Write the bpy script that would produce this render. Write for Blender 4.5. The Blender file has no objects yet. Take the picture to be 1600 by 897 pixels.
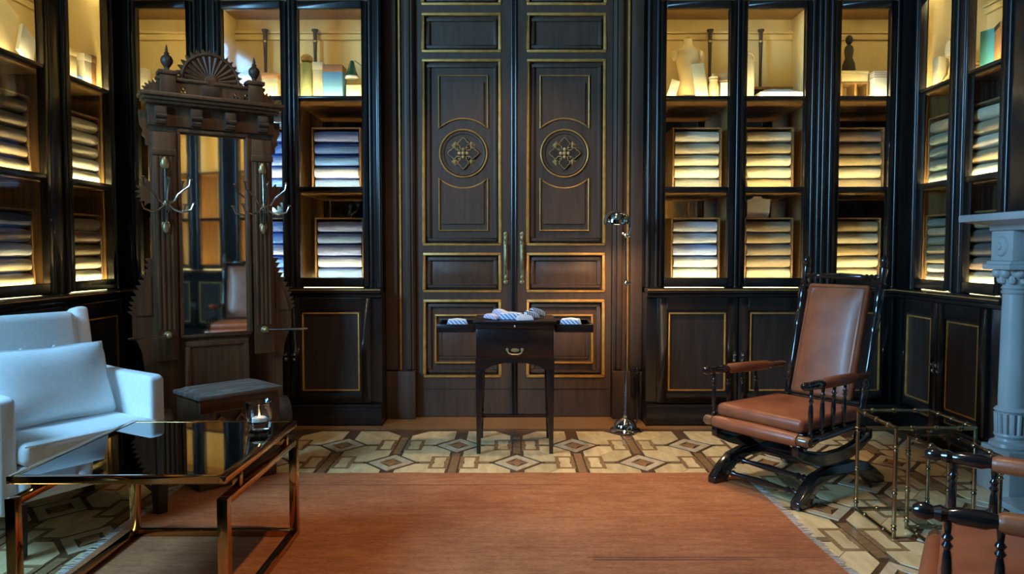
import bpy, bmesh, math, random
from mathutils import Vector, Matrix
from mathutils.geometry import tessellate_polygon
random.seed(7)
PI = math.pi
S = bpy.context.scene
COL = S.collection

# ------------------------------------------------------------------ camera
cam_d = bpy.data.cameras.new('camera')
cam_d.sensor_width = 36.0
cam_d.lens = 36.0 * 1160.0 / 1600.0
cam_d.clip_start = 0.05
cam = bpy.data.objects.new('camera', cam_d)
cam.location = (0.0, 0.0, 1.15)
cam.rotation_euler = (math.radians(90.0 - 2.79), 0.0, 0.0)
COL.objects.link(cam)
S.camera = cam

# ------------------------------------------------------------------ world, exposure
S.view_settings.view_transform = 'Standard'
S.view_settings.look = 'None'
S.view_settings.gamma = 1.0
S.view_settings.use_curve_mapping = False
S.view_settings.exposure = 0.0
world = bpy.data.worlds.new('world')
S.world = world
world.use_nodes = True
wbg = world.node_tree.nodes['Background']
wbg.inputs['Color'].default_value = (0.235, 0.575, 1.0, 1)
wbg.inputs['Strength'].default_value = 57.0

LED = 66.0            # emission of the case light strips
LED_COL = (1.0, 0.85, 0.42)

def spot(name, loc, target, power, col, size_deg, blend=0.6, radius=0.06):
    l = bpy.data.lights.new(name, 'SPOT')
    l.energy = power; l.color = col; l.spot_size = math.radians(size_deg)
    l.spot_blend = blend; l.shadow_soft_size = radius
    o = bpy.data.objects.new(name, l)
    o.location = loc
    d = Vector(target) - Vector(loc)
    o.rotation_euler = d.to_track_quat('-Z', 'Y').to_euler()
    COL.objects.link(o)
    return o

WARM = (1.0, 0.70, 0.40)
# recessed ceiling downlights, then added warm fills
spot('downlight_rug', (0.25, 2.35, 3.55), (0.15, 2.6, 0), 230, WARM, 58)
spot('downlight_floor', (0.45, 4.15, 3.55), (0.70, 4.3, 0), 185, (1.0, 0.78, 0.50), 52)
spot('downlight_chair', (1.5, 3.1, 3.55), (1.2, 3.45, 0.3), 14, WARM, 40)

spot('door_warm_fill', (0.0, 2.7, 3.55), (0.05, 5.1, 0.8), 80, WARM, 46)  # unseen spot added as warm fill on the doors
spot('hallstand_warm_fill', (-0.75, 2.95, 3.55), (-1.6, 4.15, 1.25), 70, WARM, 40)  # unseen spot added to turn the bluish light on the hallstand warm

# sky portal in the tall window of the left wall, behind the camera
pl = bpy.data.lights.new('window_portal', 'AREA')
pl.shape = 'RECTANGLE'; pl.size = 1.9; pl.size_y = 1.7
pl.cycles.is_portal = True
po = bpy.data.objects.new('window_portal', pl)
po.location = (-3.12, 1.45, 2.55); po.rotation_euler = (0, math.radians(-90), 0)
COL.objects.link(po)

# ------------------------------------------------------------------ materials
def _new(name):
    m = bpy.data.materials.new(name); m.use_nodes = True
    nt = m.node_tree
    return m, nt, nt.nodes['Principled BSDF']

def mat(name, c1, c2=None, scale=8.0, stretch=(1, 1, 1), rough=0.5, metal=0.0, bump=0.0,
        bscale=None, coat=0.0, rand=0.0, detail=5.0, spec=0.5, lo=0.35, hi=0.65, sheen=0.0):
    m, nt, b = _new(name)
    N, L = nt.nodes, nt.links
    b.inputs['Roughness'].default_value = rough
    b.inputs['Metallic'].default_value = metal
    b.inputs['Coat Weight'].default_value = coat
    b.inputs['Coat Roughness'].default_value = 0.15
    b.inputs['Specular IOR Level'].default_value = spec
    b.inputs['Sheen Weight'].default_value = sheen
    if c2 is None: c2 = tuple(x * 0.8 for x in c1)
    tc = N.new('ShaderNodeTexCoord'); mp = N.new('ShaderNodeMapping')
    mp.inputs['Scale'].default_value = stretch
    L.new(tc.outputs['Object'], mp.inputs['Vector'])
    vec = mp.outputs['Vector']
    if rand > 0:
        oi = N.new('ShaderNodeObjectInfo')
        vm = N.new('ShaderNodeVectorMath'); vm.operation = 'MULTIPLY_ADD'
        vm.inputs[1].default_value = (1, 1, 1)
        cx = N.new('ShaderNodeCombineXYZ')
        ml = N.new('ShaderNodeMath'); ml.operation = 'MULTIPLY'; ml.inputs[1].default_value = 37.0
        L.new(oi.outputs['Random'], ml.inputs[0])
        for i in range(3): L.new(ml.outputs[0], cx.inputs[i])
        L.new(vec, vm.inputs[0]); L.new(cx.outputs[0], vm.inputs[2])
        vec = vm.outputs[0]
    nz = N.new('ShaderNodeTexNoise'); nz.inputs['Scale'].default_value = scale
    nz.inputs['Detail'].default_value = detail
    L.new(vec, nz.inputs['Vector'])
    cr = N.new('ShaderNodeValToRGB')
    cr.color_ramp.elements[0].position = lo; cr.color_ramp.elements[1].position = hi
    cr.color_ramp.elements[0].color = (*c2, 1); cr.color_ramp.elements[1].color = (*c1, 1)
    L.new(nz.outputs['Fac'], cr.inputs['Fac'])
    out = cr.outputs['Color']
    if rand > 0:
        hs = N.new('ShaderNodeHueSaturation')
        mr = N.new('ShaderNodeMapRange')
        mr.inputs['To Min'].default_value = 1 - rand; mr.inputs['To Max'].default_value = 1 + rand
        L.new(oi.outputs['Random'], mr.inputs['Value'])
        L.new(mr.outputs['Result'], hs.inputs['Value']); L.new(out, hs.inputs['Color'])
        out = hs.outputs['Color']
    L.new(out, b.inputs['Base Color'])
    if bump > 0:
        n2 = N.new('ShaderNodeTexNoise'); n2.inputs['Scale'].default_value = bscale or scale * 4
        n2.inputs['Detail'].default_value = 6
        L.new(vec, n2.inputs['Vector'])
        bp = N.new('ShaderNodeBump'); bp.inputs['Strength'].default_value = bump
        bp.inputs['Distance'].default_value = 0.004
        L.new(n2.outputs['Fac'], bp.inputs['Height']); L.new(bp.outputs['Normal'], b.inputs['Normal'])
    return m

def stripes(name, c1, c2, scale, axis='X', rough=0.85, diag=False):
    m, nt, b = _new(name)
    N, L = nt.nodes, nt.links
    tc = N.new('ShaderNodeTexCoord'); w = N.new('ShaderNodeTexWave')
    w.wave_type = 'BANDS'; w.bands_direction = 'DIAGONAL' if diag else axis
    w.inputs['Scale'].default_value = scale
    L.new(tc.outputs['Object'], w.inputs['Vector'])
    cr = N.new('ShaderNodeValToRGB')
    cr.color_ramp.elements[0].position = 0.42; cr.color_ramp.elements[1].position = 0.58
    cr.color_ramp.elements[0].color = (*c2, 1); cr.color_ramp.elements[1].color = (*c1, 1)
    L.new(w.outputs['Fac'], cr.inputs['Fac']); L.new(cr.outputs['Color'], b.inputs['Base Color'])
    b.inputs['Roughness'].default_value = rough
    return m

def emit(name, col, strength):
    m = bpy.data.materials.new(name); m.use_nodes = True
    nt = m.node_tree; nt.nodes.clear()
    e = nt.nodes.new('ShaderNodeEmission'); o = nt.nodes.new('ShaderNodeOutputMaterial')
    e.inputs['Color'].default_value = (*col, 1); e.inputs['Strength'].default_value = strength
    nt.links.new(e.outputs[0], o.inputs['Surface'])
    return m

def thin_glass(name, tint=(1, 1, 1), base=0.0, ior=1.45, rough=0.0, gain=1.0):
    m = bpy.data.materials.new(name); m.use_nodes = True
    nt = m.node_tree; nt.nodes.clear()
    t = nt.nodes.new('ShaderNodeBsdfTransparent'); t.inputs['Color'].default_value = (*tint, 1)
    g = nt.nodes.new('ShaderNodeBsdfGlossy'); g.inputs['Roughness'].default_value = rough
    f = nt.nodes.new('ShaderNodeFresnel'); f.inputs['IOR'].default_value = ior
    ma = nt.nodes.new('ShaderNodeMath'); ma.operation = 'MULTIPLY_ADD'
    ma.inputs[1].default_value = gain; ma.inputs[2].default_value = base; ma.use_clamp = True
    mx = nt.nodes.new('ShaderNodeMixShader'); o = nt.nodes.new('ShaderNodeOutputMaterial')
    ge = nt.nodes.new('ShaderNodeNewGeometry')
    iv = nt.nodes.new('ShaderNodeMath'); iv.operation = 'SUBTRACT'; iv.inputs[0].default_value = 1.0
    mm = nt.nodes.new('ShaderNodeMath'); mm.operation = 'MULTIPLY'
    nt.links.new(ge.outputs['Backfacing'], iv.inputs[1])
    nt.links.new(f.outputs[0], ma.inputs[0]); nt.links.new(ma.outputs[0], mm.inputs[0]); nt.links.new(iv.outputs[0], mm.inputs[1])
    nt.links.new(mm.outputs[0], mx.inputs[0])
    nt.links.new(t.outputs[0], mx.inputs[1]); nt.links.new(g.outputs[0], mx.inputs[2])
    nt.links.new(mx.outputs[0], o.inputs['Surface'])
    return m

M = dict(
    case=mat('dark_lacquer', (0.020, 0.016, 0.014), (0.011, 0.009, 0.009), 3, (6, 6, 0.6), rough=0.30, bump=0.08, coat=0.35),
    door=mat('door_brown', (0.094, 0.052, 0.032), (0.066, 0.036, 0.022), 4, (8, 8, 0.7), rough=0.52, bump=0.1),
    door_panel=mat('door_panel_brown', (0.118, 0.058, 0.033), (0.082, 0.040, 0.023), 4, (8, 8, 0.7), rough=0.50, bump=0.08),
    cpanel=mat('cupboard_panel', (0.050, 0.034, 0.027), (0.032, 0.022, 0.018), 4, (8, 8, 0.7), rough=0.40, bump=0.08),
    wornlid=mat('worn_grey_walnut', (0.20, 0.165, 0.14), (0.085, 0.065, 0.052), 7, (1, 5, 1), rough=0.5, bump=0.1),
    gilt=mat('gilding', (0.78, 0.40, 0.10), (0.58, 0.28, 0.06), 18, rough=0.44, metal=0.45, bump=0.12),
    oldgilt=mat('worn_gilding', (0.92, 0.60, 0.24), (0.55, 0.32, 0.11), 22, rough=0.36, metal=0.35),
    gold=mat('gold_cloth_board', (0.80, 0.64, 0.32), (0.66, 0.50, 0.22), 2.2, (1.5, 1.5, 0.5), rough=0.75, bump=0.2, bscale=60),
    warmwood=mat('warm_oak', (0.33, 0.185, 0.065), (0.22, 0.115, 0.04), 5, (10, 10, 0.8), rough=0.45, bump=0.1),
    cubby=mat('brown_oak', (0.30, 0.17, 0.07), (0.19, 0.10, 0.04), 5, (1, 10, 10), rough=0.5),
    mirror=mat('mirror_silver', (0.80, 0.76, 0.70), (0.78, 0.74, 0.68), 2, rough=0.03, metal=1.0),
    smokemirror=mat('dim_mirror', (0.42, 0.36, 0.29), (0.40, 0.34, 0.27), 2, rough=0.05, metal=1.0),
    glass=thin_glass('case_glass', (0.97, 0.96, 0.93), 0.01, 1.45, 0.05),
    
    smoke=thin_glass('smoked_glass', (0.10, 0.085, 0.075), 0.10, 1.55, 0.005, 1.3),
    tableglass=thin_glass('brown_table_glass', (0.45, 0.42, 0.38), 0.03, 1.5, 0.01),
    led=emit('light_strip', LED_COL, LED),
    ledmid=emit('light_strip_low', LED_COL, LED * 1.25),
    ledtop=emit('light_strip_top', LED_COL, LED * 0.36),
    ledgeleak=emit('ledge_leak_glow', LED_COL, LED * 0.08),
    ledfar=emit('light_strip_far', LED_COL, LED * 5.5),
    flame=emit('candle_flame', (1.0, 0.62, 0.25), 30.0),
    hall=mat('carved_walnut', (0.112, 0.054, 0.022), (0.062, 0.029, 0.013), 5, (9, 9, 0.8), rough=0.45, bump=0.2),
    halldark=mat('carved_walnut_dark', (0.060, 0.031, 0.016), (0.036, 0.019, 0.011), 8, (4, 4, 1), rough=0.5, bump=0.2),
    ebony=mat('ebonised_wood', (0.016, 0.011, 0.010), (0.008, 0.006, 0.006), 6, rough=0.16, coat=0.8),
    mahog=mat('dark_mahogany', (0.016, 0.009, 0.008), (0.010, 0.006, 0.006), 5, (1, 8, 8), rough=0.28, coat=0.3),
    armwood=mat('reddish_wood', (0.20, 0.085, 0.035), (0.12, 0.05, 0.02), 6, (8, 1, 1), rough=0.25, coat=0.4),
    leather=mat('tan_leather', (0.32, 0.092, 0.034), (0.235, 0.062, 0.023), 9, rough=0.40, bump=0.16, bscale=160, coat=0.04),
    brass=mat('polished_brass', (0.72, 0.47, 0.18), (0.60, 0.38, 0.13), 9, rough=0.16, metal=1.0),
    bronze=mat('copper_brass', (0.62, 0.33, 0.13), (0.48, 0.24, 0.09), 6, rough=0.10, metal=1.0),
    oldbrass=mat('aged_brass', (0.55, 0.43, 0.22), (0.36, 0.27, 0.13), 30, rough=0.42, metal=0.75),
    antique=mat('antique_brass_tube', (0.42, 0.34, 0.20), (0.30, 0.23, 0.13), 20, rough=0.26, metal=1.0),
    chrome=mat('chrome', (0.82, 0.82, 0.80), (0.76, 0.76, 0.75), 3, rough=0.05, metal=1.0),
    nickel=mat('nickel_hook', (0.55, 0.54, 0.48), (0.36, 0.35, 0.30), 25, rough=0.22, metal=1.0),
    white_uph=mat('white_linen', (0.90, 0.90, 0.89), (0.85, 0.85, 0.84), 60, rough=0.9, bump=0.2, bscale=300, sheen=0.2),
    darkleg=mat('dark_leg', (0.030, 0.017, 0.012), None, 8, rough=0.35),
    rug=mat('rust_wool', (0.46, 0.150, 0.058), (0.33, 0.098, 0.036), 5, (1, 2.4, 1), rough=0.95, bump=0.9, bscale=150, lo=0.3, hi=0.7, detail=9),
    rugline=mat('rust_wool_dark', (0.27, 0.080, 0.034), None, 30, rough=0.95, bump=0.8, bscale=150),
    fringe=mat('pale_fringe', (0.56, 0.44, 0.38), (0.42, 0.33, 0.28), 40, rough=0.95),
    floor_dark=mat('walnut_line', (0.145, 0.072, 0.032), (0.095, 0.046, 0.02), 12, rough=0.25, coat=0.3),
    floor_band=mat('walnut_band', (0.34, 0.185, 0.08), (0.24, 0.125, 0.052), 10, (2, 8, 1), rough=0.25, coat=0.3, rand=0.15),
    floor_light=mat('maple_inlay', (0.82, 0.60, 0.31), (0.66, 0.45, 0.21), 5, (5, 1.2, 1), rough=0.24, coat=0.35, rand=0.13),
    floor_ring=mat('ash_inlay', (0.70, 0.53, 0.33), (0.56, 0.40, 0.23), 9, (4, 1, 1), rough=0.24, coat=0.35, rand=0.08),
    floor_star=mat('rosewood_inlay', (0.060, 0.026, 0.013), None, 9, rough=0.22, coat=0.3),
    floor_core=mat('cherry_inlay', (0.42, 0.20, 0.075), (0.32, 0.14, 0.05), 9, rough=0.22, coat=0.3),
    threshold=mat('threshold_oak', (0.30, 0.145, 0.055), (0.20, 0.09, 0.034), 5, (1, 10, 1), rough=0.35),
    marble=mat('grey_marble', (0.44, 0.45, 0.44), (0.29, 0.30, 0.30), 3.5, (1, 1, 0.5), rough=0.35, bump=0.05, detail=9, lo=0.3, hi=0.6),
    plaster=mat('dark_wall', (0.030, 0.024, 0.021), None, 2, rough=0.7),
    ceil=mat('ceiling_dark', (0.10, 0.085, 0.07), None, 2, rough=0.8),
    black=mat('soot_black', (0.006, 0.006, 0.006), None, 5, rough=0.8),
    cord=mat('cord_black', (0.010, 0.010, 0.012), None, 5, rough=0.5),
    cream=mat('cream_board', (0.80, 0.68, 0.42), (0.72, 0.60, 0.36), 6, rough=0.7),
    ivory=mat('ivory_paper', (0.84, 0.80, 0.70), (0.76, 0.72, 0.62), 6, rough=0.75),
    whiteb=mat('white_board', (0.84, 0.83, 0.80), None, 6, rough=0.6),
    blueb=mat('blue_board', (0.16, 0.40, 0.66), (0.13, 0.34, 0.58), 6, rough=0.6),
    tealb=mat('teal_board', (0.10, 0.40, 0.42), None, 6, rough=0.6),
    brownb=mat('brown_board', (0.40, 0.17, 0.07), (0.30, 0.12, 0.05), 6, rough=0.6),
    orangeb=mat('amber_board', (0.58, 0.27, 0.09), (0.48, 0.21, 0.07), 3, rough=0.6),
    greeng=mat('green_enamel', (0.012, 0.10, 0.055), None, 6, rough=0.15, coat=0.6),
    palegreen=mat('pale_green_glass', (0.50, 0.58, 0.36), (0.42, 0.50, 0.30), 4, rough=0.3),
    palegrey=mat('frosted_glass', (0.60, 0.58, 0.48), (0.46, 0.44, 0.36), 4, (1, 1, 0.3), rough=0.35),
    beige=mat('beige_felt', (0.50, 0.33, 0.15), (0.42, 0.27, 0.12), 20, rough=0.9, bump=0.3),
    linen=mat('unbleached_linen', (0.72, 0.56, 0.30), (0.62, 0.47, 0.24), 12, rough=0.9, bump=0.3),
    silk_b=stripes('blue_white_stripe', (0.70, 0.76, 0.84), (0.14, 0.28, 0.58), 26, diag=True),
    silk_n=stripes('navy_white_stripe', (0.62, 0.68, 0.78), (0.012, 0.025, 0.075), 30, axis='X'),
    silk_l=stripes('lilac_stripe', (0.70, 0.62, 0.78), (0.42, 0.36, 0.58), 34, diag=True),
    silk_w=mat('white_cotton', (0.78, 0.80, 0.84), None, 20, rough=0.9),
)

def _glass():
    m, nt, b = _new('clear_glass')
    b.inputs['Base Color'].default_value = (0.94, 0.99, 0.99, 1)
    b.inputs['Transmission Weight'].default_value = 1.0; b.inputs['Roughness'].default_value = 0.02
    b.inputs['IOR'].default_value = 1.48
    return m
M['clearglass'] = _glass()
def _rug():
    m, nt, b = _new('rust_wool')
    N, L = nt.nodes, nt.links
    tc = N.new('ShaderNodeTexCoord')
    def noise(scale, st, det=6):
        mp = N.new('ShaderNodeMapping'); mp.inputs['Scale'].default_value = st
        L.new(tc.outputs['Object'], mp.inputs['Vector'])
        n = N.new('ShaderNodeTexNoise'); n.inputs['Scale'].default_value = scale; n.inputs['Detail'].default_value = det
        n.inputs['Roughness'].default_value = 0.65
        L.new(mp.outputs['Vector'], n.inputs['Vector']); return n.outputs['Fac']
    def ramp(f, p0, c0, p1, c1):
        r = N.new('ShaderNodeValToRGB'); e = r.color_ramp.elements
        e[0].position = p0; e[1].position = p1; e[0].color = (*c0, 1); e[1].color = (*c1, 1)
        L.new(f, r.inputs['Fac']); return r.outputs['Color']
    def mix(a, c, fac, mode='MULTIPLY'):
        x = N.new('ShaderNodeMix'); x.data_type = 'RGBA'; x.blend_type = mode; x.inputs['Factor'].default_value = fac
        L.new(a, x.inputs['A']); L.new(c, x.inputs['B']); return x.outputs['Result']
    c = ramp(noise(1.6, (1, 1.6, 1)), 0.32, (0.40, 0.130, 0.048), 0.66, (0.56, 0.215, 0.090))
    c = mix(c, ramp(noise(14, (0.5, 2.2, 1)), 0.34, (0.66, 0.62, 0.58), 0.62, (1, 1, 1)), 0.75)
    c = mix(c, ramp(noise(90, (0.6, 2.6, 1), 3), 0.36, (0.60, 0.56, 0.52), 0.60, (1.0, 1.0, 1.0)), 0.75)
    c = mix(c, ramp(noise(7, (0.22, 5, 1)), 0.30, (0.70, 0.66, 0.62), 0.50, (1, 1, 1)), 0.55)
    L.new(c, b.inputs['Base Color'])
    b.inputs['Roughness'].default_value = 0.95; b.inputs['Specular IOR Level'].default_value = 0.2
    bp = N.new('ShaderNodeBump'); bp.inputs['Strength'].default_value = 0.8; bp.inputs['Distance'].default_value = 0.003
    L.new(noise(220, (0.7, 1.6, 1), 3), bp.inputs['Height']); L.new(bp.outputs['Normal'], b.inputs['Normal'])
    return m
M['rug'] = _rug()

# ------------------------------------------------------------------ mesh helpers
class MB:
    def __init__(s): s.v = []; s.f = []
    def add(s, vs, fs, T=None):
        o = len(s.v)
        s.v += [tuple(T @ Vector(p)) if T else tuple(p) for p in vs]
        s.f += [tuple(i + o for i in f) for f in fs]
        return s
    def box(s, x0, x1, y0, y1, z0, z1, T=None):
        vs = [(x0, y0, z0), (x1, y0, z0), (x1, y1, z0), (x0, y1, z0), (x0, y0, z1), (x1, y0, z1), (x1, y1, z1), (x0, y1, z1)]
        return s.add(vs, [(0, 3, 2, 1), (4, 5, 6, 7), (0, 1, 5, 4), (1, 2, 6, 5), (2, 3, 7, 6), (3, 0, 4, 7)], T)
    def frust(s, b, t, z0, z1, T=None):      # b,t = (x0,x1,y0,y1)
        vs = [(b[0], b[2], z0), (b[1], b[2], z0), (b[1], b[3], z0), (b[0], b[3], z0), (t[0], t[2], z1), (t[1], t[2], z1), (t[1], t[3], z1), (t[0], t[3], z1)]
        return s.add(vs, [(0, 3, 2, 1), (4, 5, 6, 7), (0, 1, 5, 4), (1, 2, 6, 5), (2, 3, 7, 6), (3, 0, 4, 7)], T)
    def lathe(s, prof, n=16, T=None, cap=True):
        vs = []; fs = []
        for r, z in prof:
            for k in range(n):
                a = 2 * PI * k / n
                vs.append((r * math.cos(a), r * math.sin(a), z))
        for i in range(len(prof) - 1):
            for k in range(n):
                k2 = (k + 1) % n
                fs.append((i * n + k, i * n + k2, (i + 1) * n + k2, (i + 1) * n + k))
        if cap:
            fs.append(tuple(range(n - 1, -1, -1)))
            fs.append(tuple((len(prof) - 1) * n + k for k in range(n)))
        return s.add(vs, fs, T)
    def turned(s, p0, p1, prof, n=10):        # prof = [(t, r)]
        p0 = Vector(p0); p1 = Vector(p1); d = p1 - p0; L = d.length
        T = Matrix.Translation(p0) @ d.to_track_quat('Z', 'Y').to_matrix().to_4x4()
        return s.lathe([(r, t * L) for t, r in prof], n, T)
    def cyl(s, p0, p1, r0, r1=None, n=12):
        return s.turned(p0, p1, [(0, r0), (1, r0 if r1 is None else r1)], n)
    def tube(s, pts, r, n=8, closed=False):
        pts = [Vector(p) for p in pts]; m = len(pts); vs = []; fs = []
        up = Vector((0, 0, 1)); prevx = None
        for i, p in enumerate(pts):
            if closed: t = pts[(i + 1) % m] - pts[i - 1]
            else: t = pts[min(i + 1, m - 1)] - pts[max(i - 1, 0)]
            t.normalize()
            if prevx is None:
                a = up if abs(t.dot(up)) < 0.9 else Vector((1, 0, 0))
                x = t.cross(a).normalized()
            else:
                x = prevx - t * prevx.dot(t)
                x = x.normalized() if x.length > 1e-6 else t.cross(up).normalized()
            prevx = x; y = t.cross(x)
            rr = r[i] if isinstance(r, (list, tuple)) else r
            for k in range(n):
                a = 2 * PI * k / n
                vs.append(tuple(p + x * (rr * math.cos(a)) + y * (rr * math.sin(a))))
        for i in range(m if closed else m - 1):
            j = (i + 1) % m
            for k in range(n):
                k2 = (k + 1) % n
                fs.append((i * n + k, i * n + k2, j * n + k2, j * n + k))
        if not closed:
            fs.append(tuple(range(n - 1, -1, -1))); fs.append(tuple((m - 1) * n + k for k in range(n)))
        return s.add(vs, fs)
    def plate(s, outer, thick, holes=(), T=None):    # polygon in xy, extruded 0..thick in z
        loops = [[Vector((x, y, 0)) for x, y in outer]] + [[Vector((x, y, 0)) for x, y in h] for h in holes]
        flat = [p for l in loops for p in l]; n = len(flat)
        tri = tessellate_polygon(loops)
        vs = [(p.x, p.y, 0) for p in flat] + [(p.x, p.y, thick) for p in flat]
        fs = [tuple(t) for t in tri] + [tuple(i + n for i in reversed(t)) for t in tri]
        o = 0
        for l in loops:
            k = len(l)
            for i in range(k):
                a, b = o + i, o + (i + 1) % k
                fs.append((a, b, b + n, a + n))
            o += k
        return s.add(vs, fs, T)
    def sphere(s, c, r, n=12, sc=(1, 1, 1)):
        T = Matrix.Translation(Vector(c)) @ Matrix.Diagonal((*sc, 1))
        k = max(4, n // 2)
        return s.lathe([(max(1e-4, r * math.sin(PI * i / k)), -r * math.cos(PI * i / k)) for i in range(k + 1)], n, T)
    def pillow(s, w, h, t, T=None, nu=18, nv=12, pinch=0.04):
        vs = []; fs = []
        for sd in (1, -1):
            for j in range(nv + 1):
                for i in range(nu + 1):
                    u = 2 * i / nu - 1; v = 2 * j / nv - 1
                    z = t * ((1 - abs(u) ** 3.0) * (1 - abs(v) ** 3.0)) ** 0.55
                    px = u * w * (1 - pinch * (1 - abs(v)) ) ; py = v * h * (1 - pinch * (1 - abs(u)) * 1.5)
                    vs.append((px, py, sd * z))
        A = (nu + 1) * (nv + 1)
        for j in range(nv):
            for i in range(nu):
                a = j * (nu + 1) + i
                fs.append((a, a + 1, a + nu + 2, a + nu + 1)); fs.append((A + a, A + a + nu + 1, A + a + nu + 2, A + a + 1))
        return s.add(vs, fs, T)
    def mesh(s, name, bevel=0.0, seg=2, smooth=40, merge=True):
        me = bpy.data.meshes.new(name)
        me.from_pydata(s.v, [], s.f)
        bm = bmesh.new(); bm.from_mesh(me)
        if merge: bmesh.ops.remove_doubles(bm, verts=bm.verts, dist=1e-5)
        bmesh.ops.recalc_face_normals(bm, faces=bm.faces)
        if bevel > 0:
            es = [e for e in bm.edges if len(e.link_faces) == 2 and e.calc_face_angle(0) > 0.5]
            bmesh.ops.bevel(bm, geom=es, offset=bevel, segments=seg, affect='EDGES', profile=0.5, clamp_overlap=True)
        bm.to_mesh(me); bm.free()
        if smooth:
            for p in me.polygons: p.use_smooth = True
            me.set_sharp_from_angle(angle=math.radians(smooth))
        return me
    def build(s, name, m, parent=None, bevel=0.0, seg=2, smooth=40):
        me = s.mesh(name, bevel, seg, smooth)
        me.materials.append(m)
        o = bpy.data.objects.new(name, me)
        COL.objects.link(o)
        if parent is not None: o.parent = parent
        return o

def box(x0, x1, y0, y1, z0, z1, T=None): return MB().box(x0, x1, y0, y1, z0, z1, T)
def empty(name, loc=(0, 0, 0), rz=0.0, label=None, cat=None, group=None):
    o = bpy.data.objects.new(name, None); COL.objects.link(o)
    o.empty_display_size = 0.1
    o.location = loc; o.rotation_euler = (0, 0, rz)
    tag(o, label, cat, group)
    return o
def tag(o, label=None, cat=None, group=None, kind=None):
    if label: o['label'] = label
    if cat: o['category'] = cat
    if group: o['group'] = group
    if kind: o['kind'] = kind
    return o
def copy_tree(o, parent=None):
    c = o.copy(); COL.objects.link(c)
    if parent is not None: c.parent = parent
    for ch in list(o.children): copy_tree(ch, c)
    return c
def rot(axis, deg): return Matrix.Rotation(math.radians(deg), 4, axis)
def tr(x, y, z): return Matrix.Translation((x, y, z))
# local matrix turning plate (xy -> xz, thickness to -y)
UP = Matrix(((1, 0, 0, 0), (0, 0, -1, 0), (0, 1, 0, 0), (0, 0, 0, 1)))
def RZ(o): return Matrix.Translation(o.location) @ Matrix.Rotation(o.rotation_euler.z, 4, 'Z')

# ------------------------------------------------------------------ room shell
CX = 0.013                      # middle of the double door
def struct(name, mb, m, parent=None, bevel=0.0, smooth=40):
    o = mb.build(name, m, parent, bevel, smooth=smooth)
    if parent is None: o['kind'] = 'structure'
    return o
floor = struct('floor', box(-3.2, 3.2, -3.1, 5.55, -0.12, -0.003), M['floor_dark'])
struct('ceiling', box(-3.2, 3.2, -3.1, 5.55, 3.72, 3.82), M['ceil'])
struct('wall_back', box(-3.2, 3.2, 5.42, 5.55, -0.003, 3.72), M['plaster'])
struct('wall_right', box(3.08, 3.2, -3.1, 5.42, -0.003, 3.72), M['plaster'])
struct('wall_front', box(-3.08, 3.08, -3.1, -3.0, -0.003, 3.72), M['plaster'])
WY0, WY1, WZ0, WZ1 = 0.6, 2.3, 1.6, 3.5
wl = MB().box(-3.2, -3.08, WY1, 5.42, -0.003, 3.72).box(-3.2, -3.08, -3.1, WY0, -0.003, 3.72)
wl.box(-3.2, -3.08, WY0, WY1, -0.003, WZ0).box(-3.2, -3.08, WY0, WY1, WZ1, 3.72)
struct('wall_left', wl, M['plaster'])
wf = MB()
for y in (WY0, WY1 - 0.06): wf.box(-3.19, -3.07, y, y + 0.06, WZ0, WZ1)
for z in (WZ0, WZ1 - 0.06): wf.box(-3.19, -3.07, WY0 + 0.06, WY1 - 0.06, z, z + 0.06)
wf.box(-3.17, -3.09, 1.42, 1.48, WZ0 + 0.06, WZ1 - 0.06)
win = struct('window_1', wf, M['plaster'])
for y0, y1 in ((WY0 + 0.06, 1.42), (1.48, WY1 - 0.06)):
    box(-3.135, -3.129, y0, y1, WZ0 + 0.06, WZ1 - 0.06).build('pane', M['glass'], win)

# ---- parquet floor: inlaid pieces, each an object, children of the floor
PX, PY, FX, FY = 0.684, 0.720, 0.028, 3.990
def piece_mesh(name, outer, m, hole=None, top=0.0):
    b = MB().plate(outer, 0.006 + top, [hole] if hole else [], tr(0, 0, -0.006))
    me = b.mesh(name, smooth=0); me.materials.append(m); return me
def diamond(hx, hy): return [(hx, 0), (0, hy), (-hx, 0), (0, -hy)]
HX, HY = 0.142, 0.172
qx, qy = PX / 2, PY / 2
hb, vb = 0.026, 0.038           # half widths of the dark bands
g = 0.0
# half-panels in one quarter cell: corner cuts by the diamond at (0,0) and at (qx,qy), split along the other diagonal
cutA = [(HX * (1 - hb / HY) + 0.012, hb), (vb, HY * (1 - vb / HX) + 0.012)]
far = [(qx - vb, qy - HY * (1 - vb / HX) - 0.012), (qx - HX * (1 - hb / HY) - 0.012, qy - hb)]
c0, c1 = (qx - vb, hb), (vb, qy - hb)
e = 0.0016
h1 = [cutA[0], (c0[0], c0[1]), (c0[0] - e, c0[1] + e), (c1[0] + e, c1[1] - e), cutA[1]]
h1 = [cutA[0], c0, (c1[0], c1[1]), cutA[1]]
h2 = [(c0[0], c0[1] + 0.004), far[0], far[1], (c1[0] + 0.004, c1[1])]
MP = {}
for sx in (1, -1):
    for sy in (1, -1):
        for k, h in enumerate((h1, h2)):
            MP[sx, sy, k] = piece_mesh('parquet_panel', [(x * sx, y * sy) for x, y in h], M['floor_light'])
m_ring = piece_mesh('parquet_diamond', diamond(0.122, 0.148), M['floor_ring'], diamond(0.068, 0.083))
m_star = piece_mesh('parquet_star', [(0.064, 0), (0.020, 0.024), (0, 0.078), (-0.020, 0.024), (-0.064, 0), (-0.020, -0.024), (0, -0.078), (0.020, -0.024)], M['floor_core'])
hbm = piece_mesh('parquet_band', [(HX + 0.01, -0.012), (qx - 0.135, -0.012), (qx - 0.135, 0.012), (HX + 0.01, 0.012)], M['floor_band'])
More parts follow.
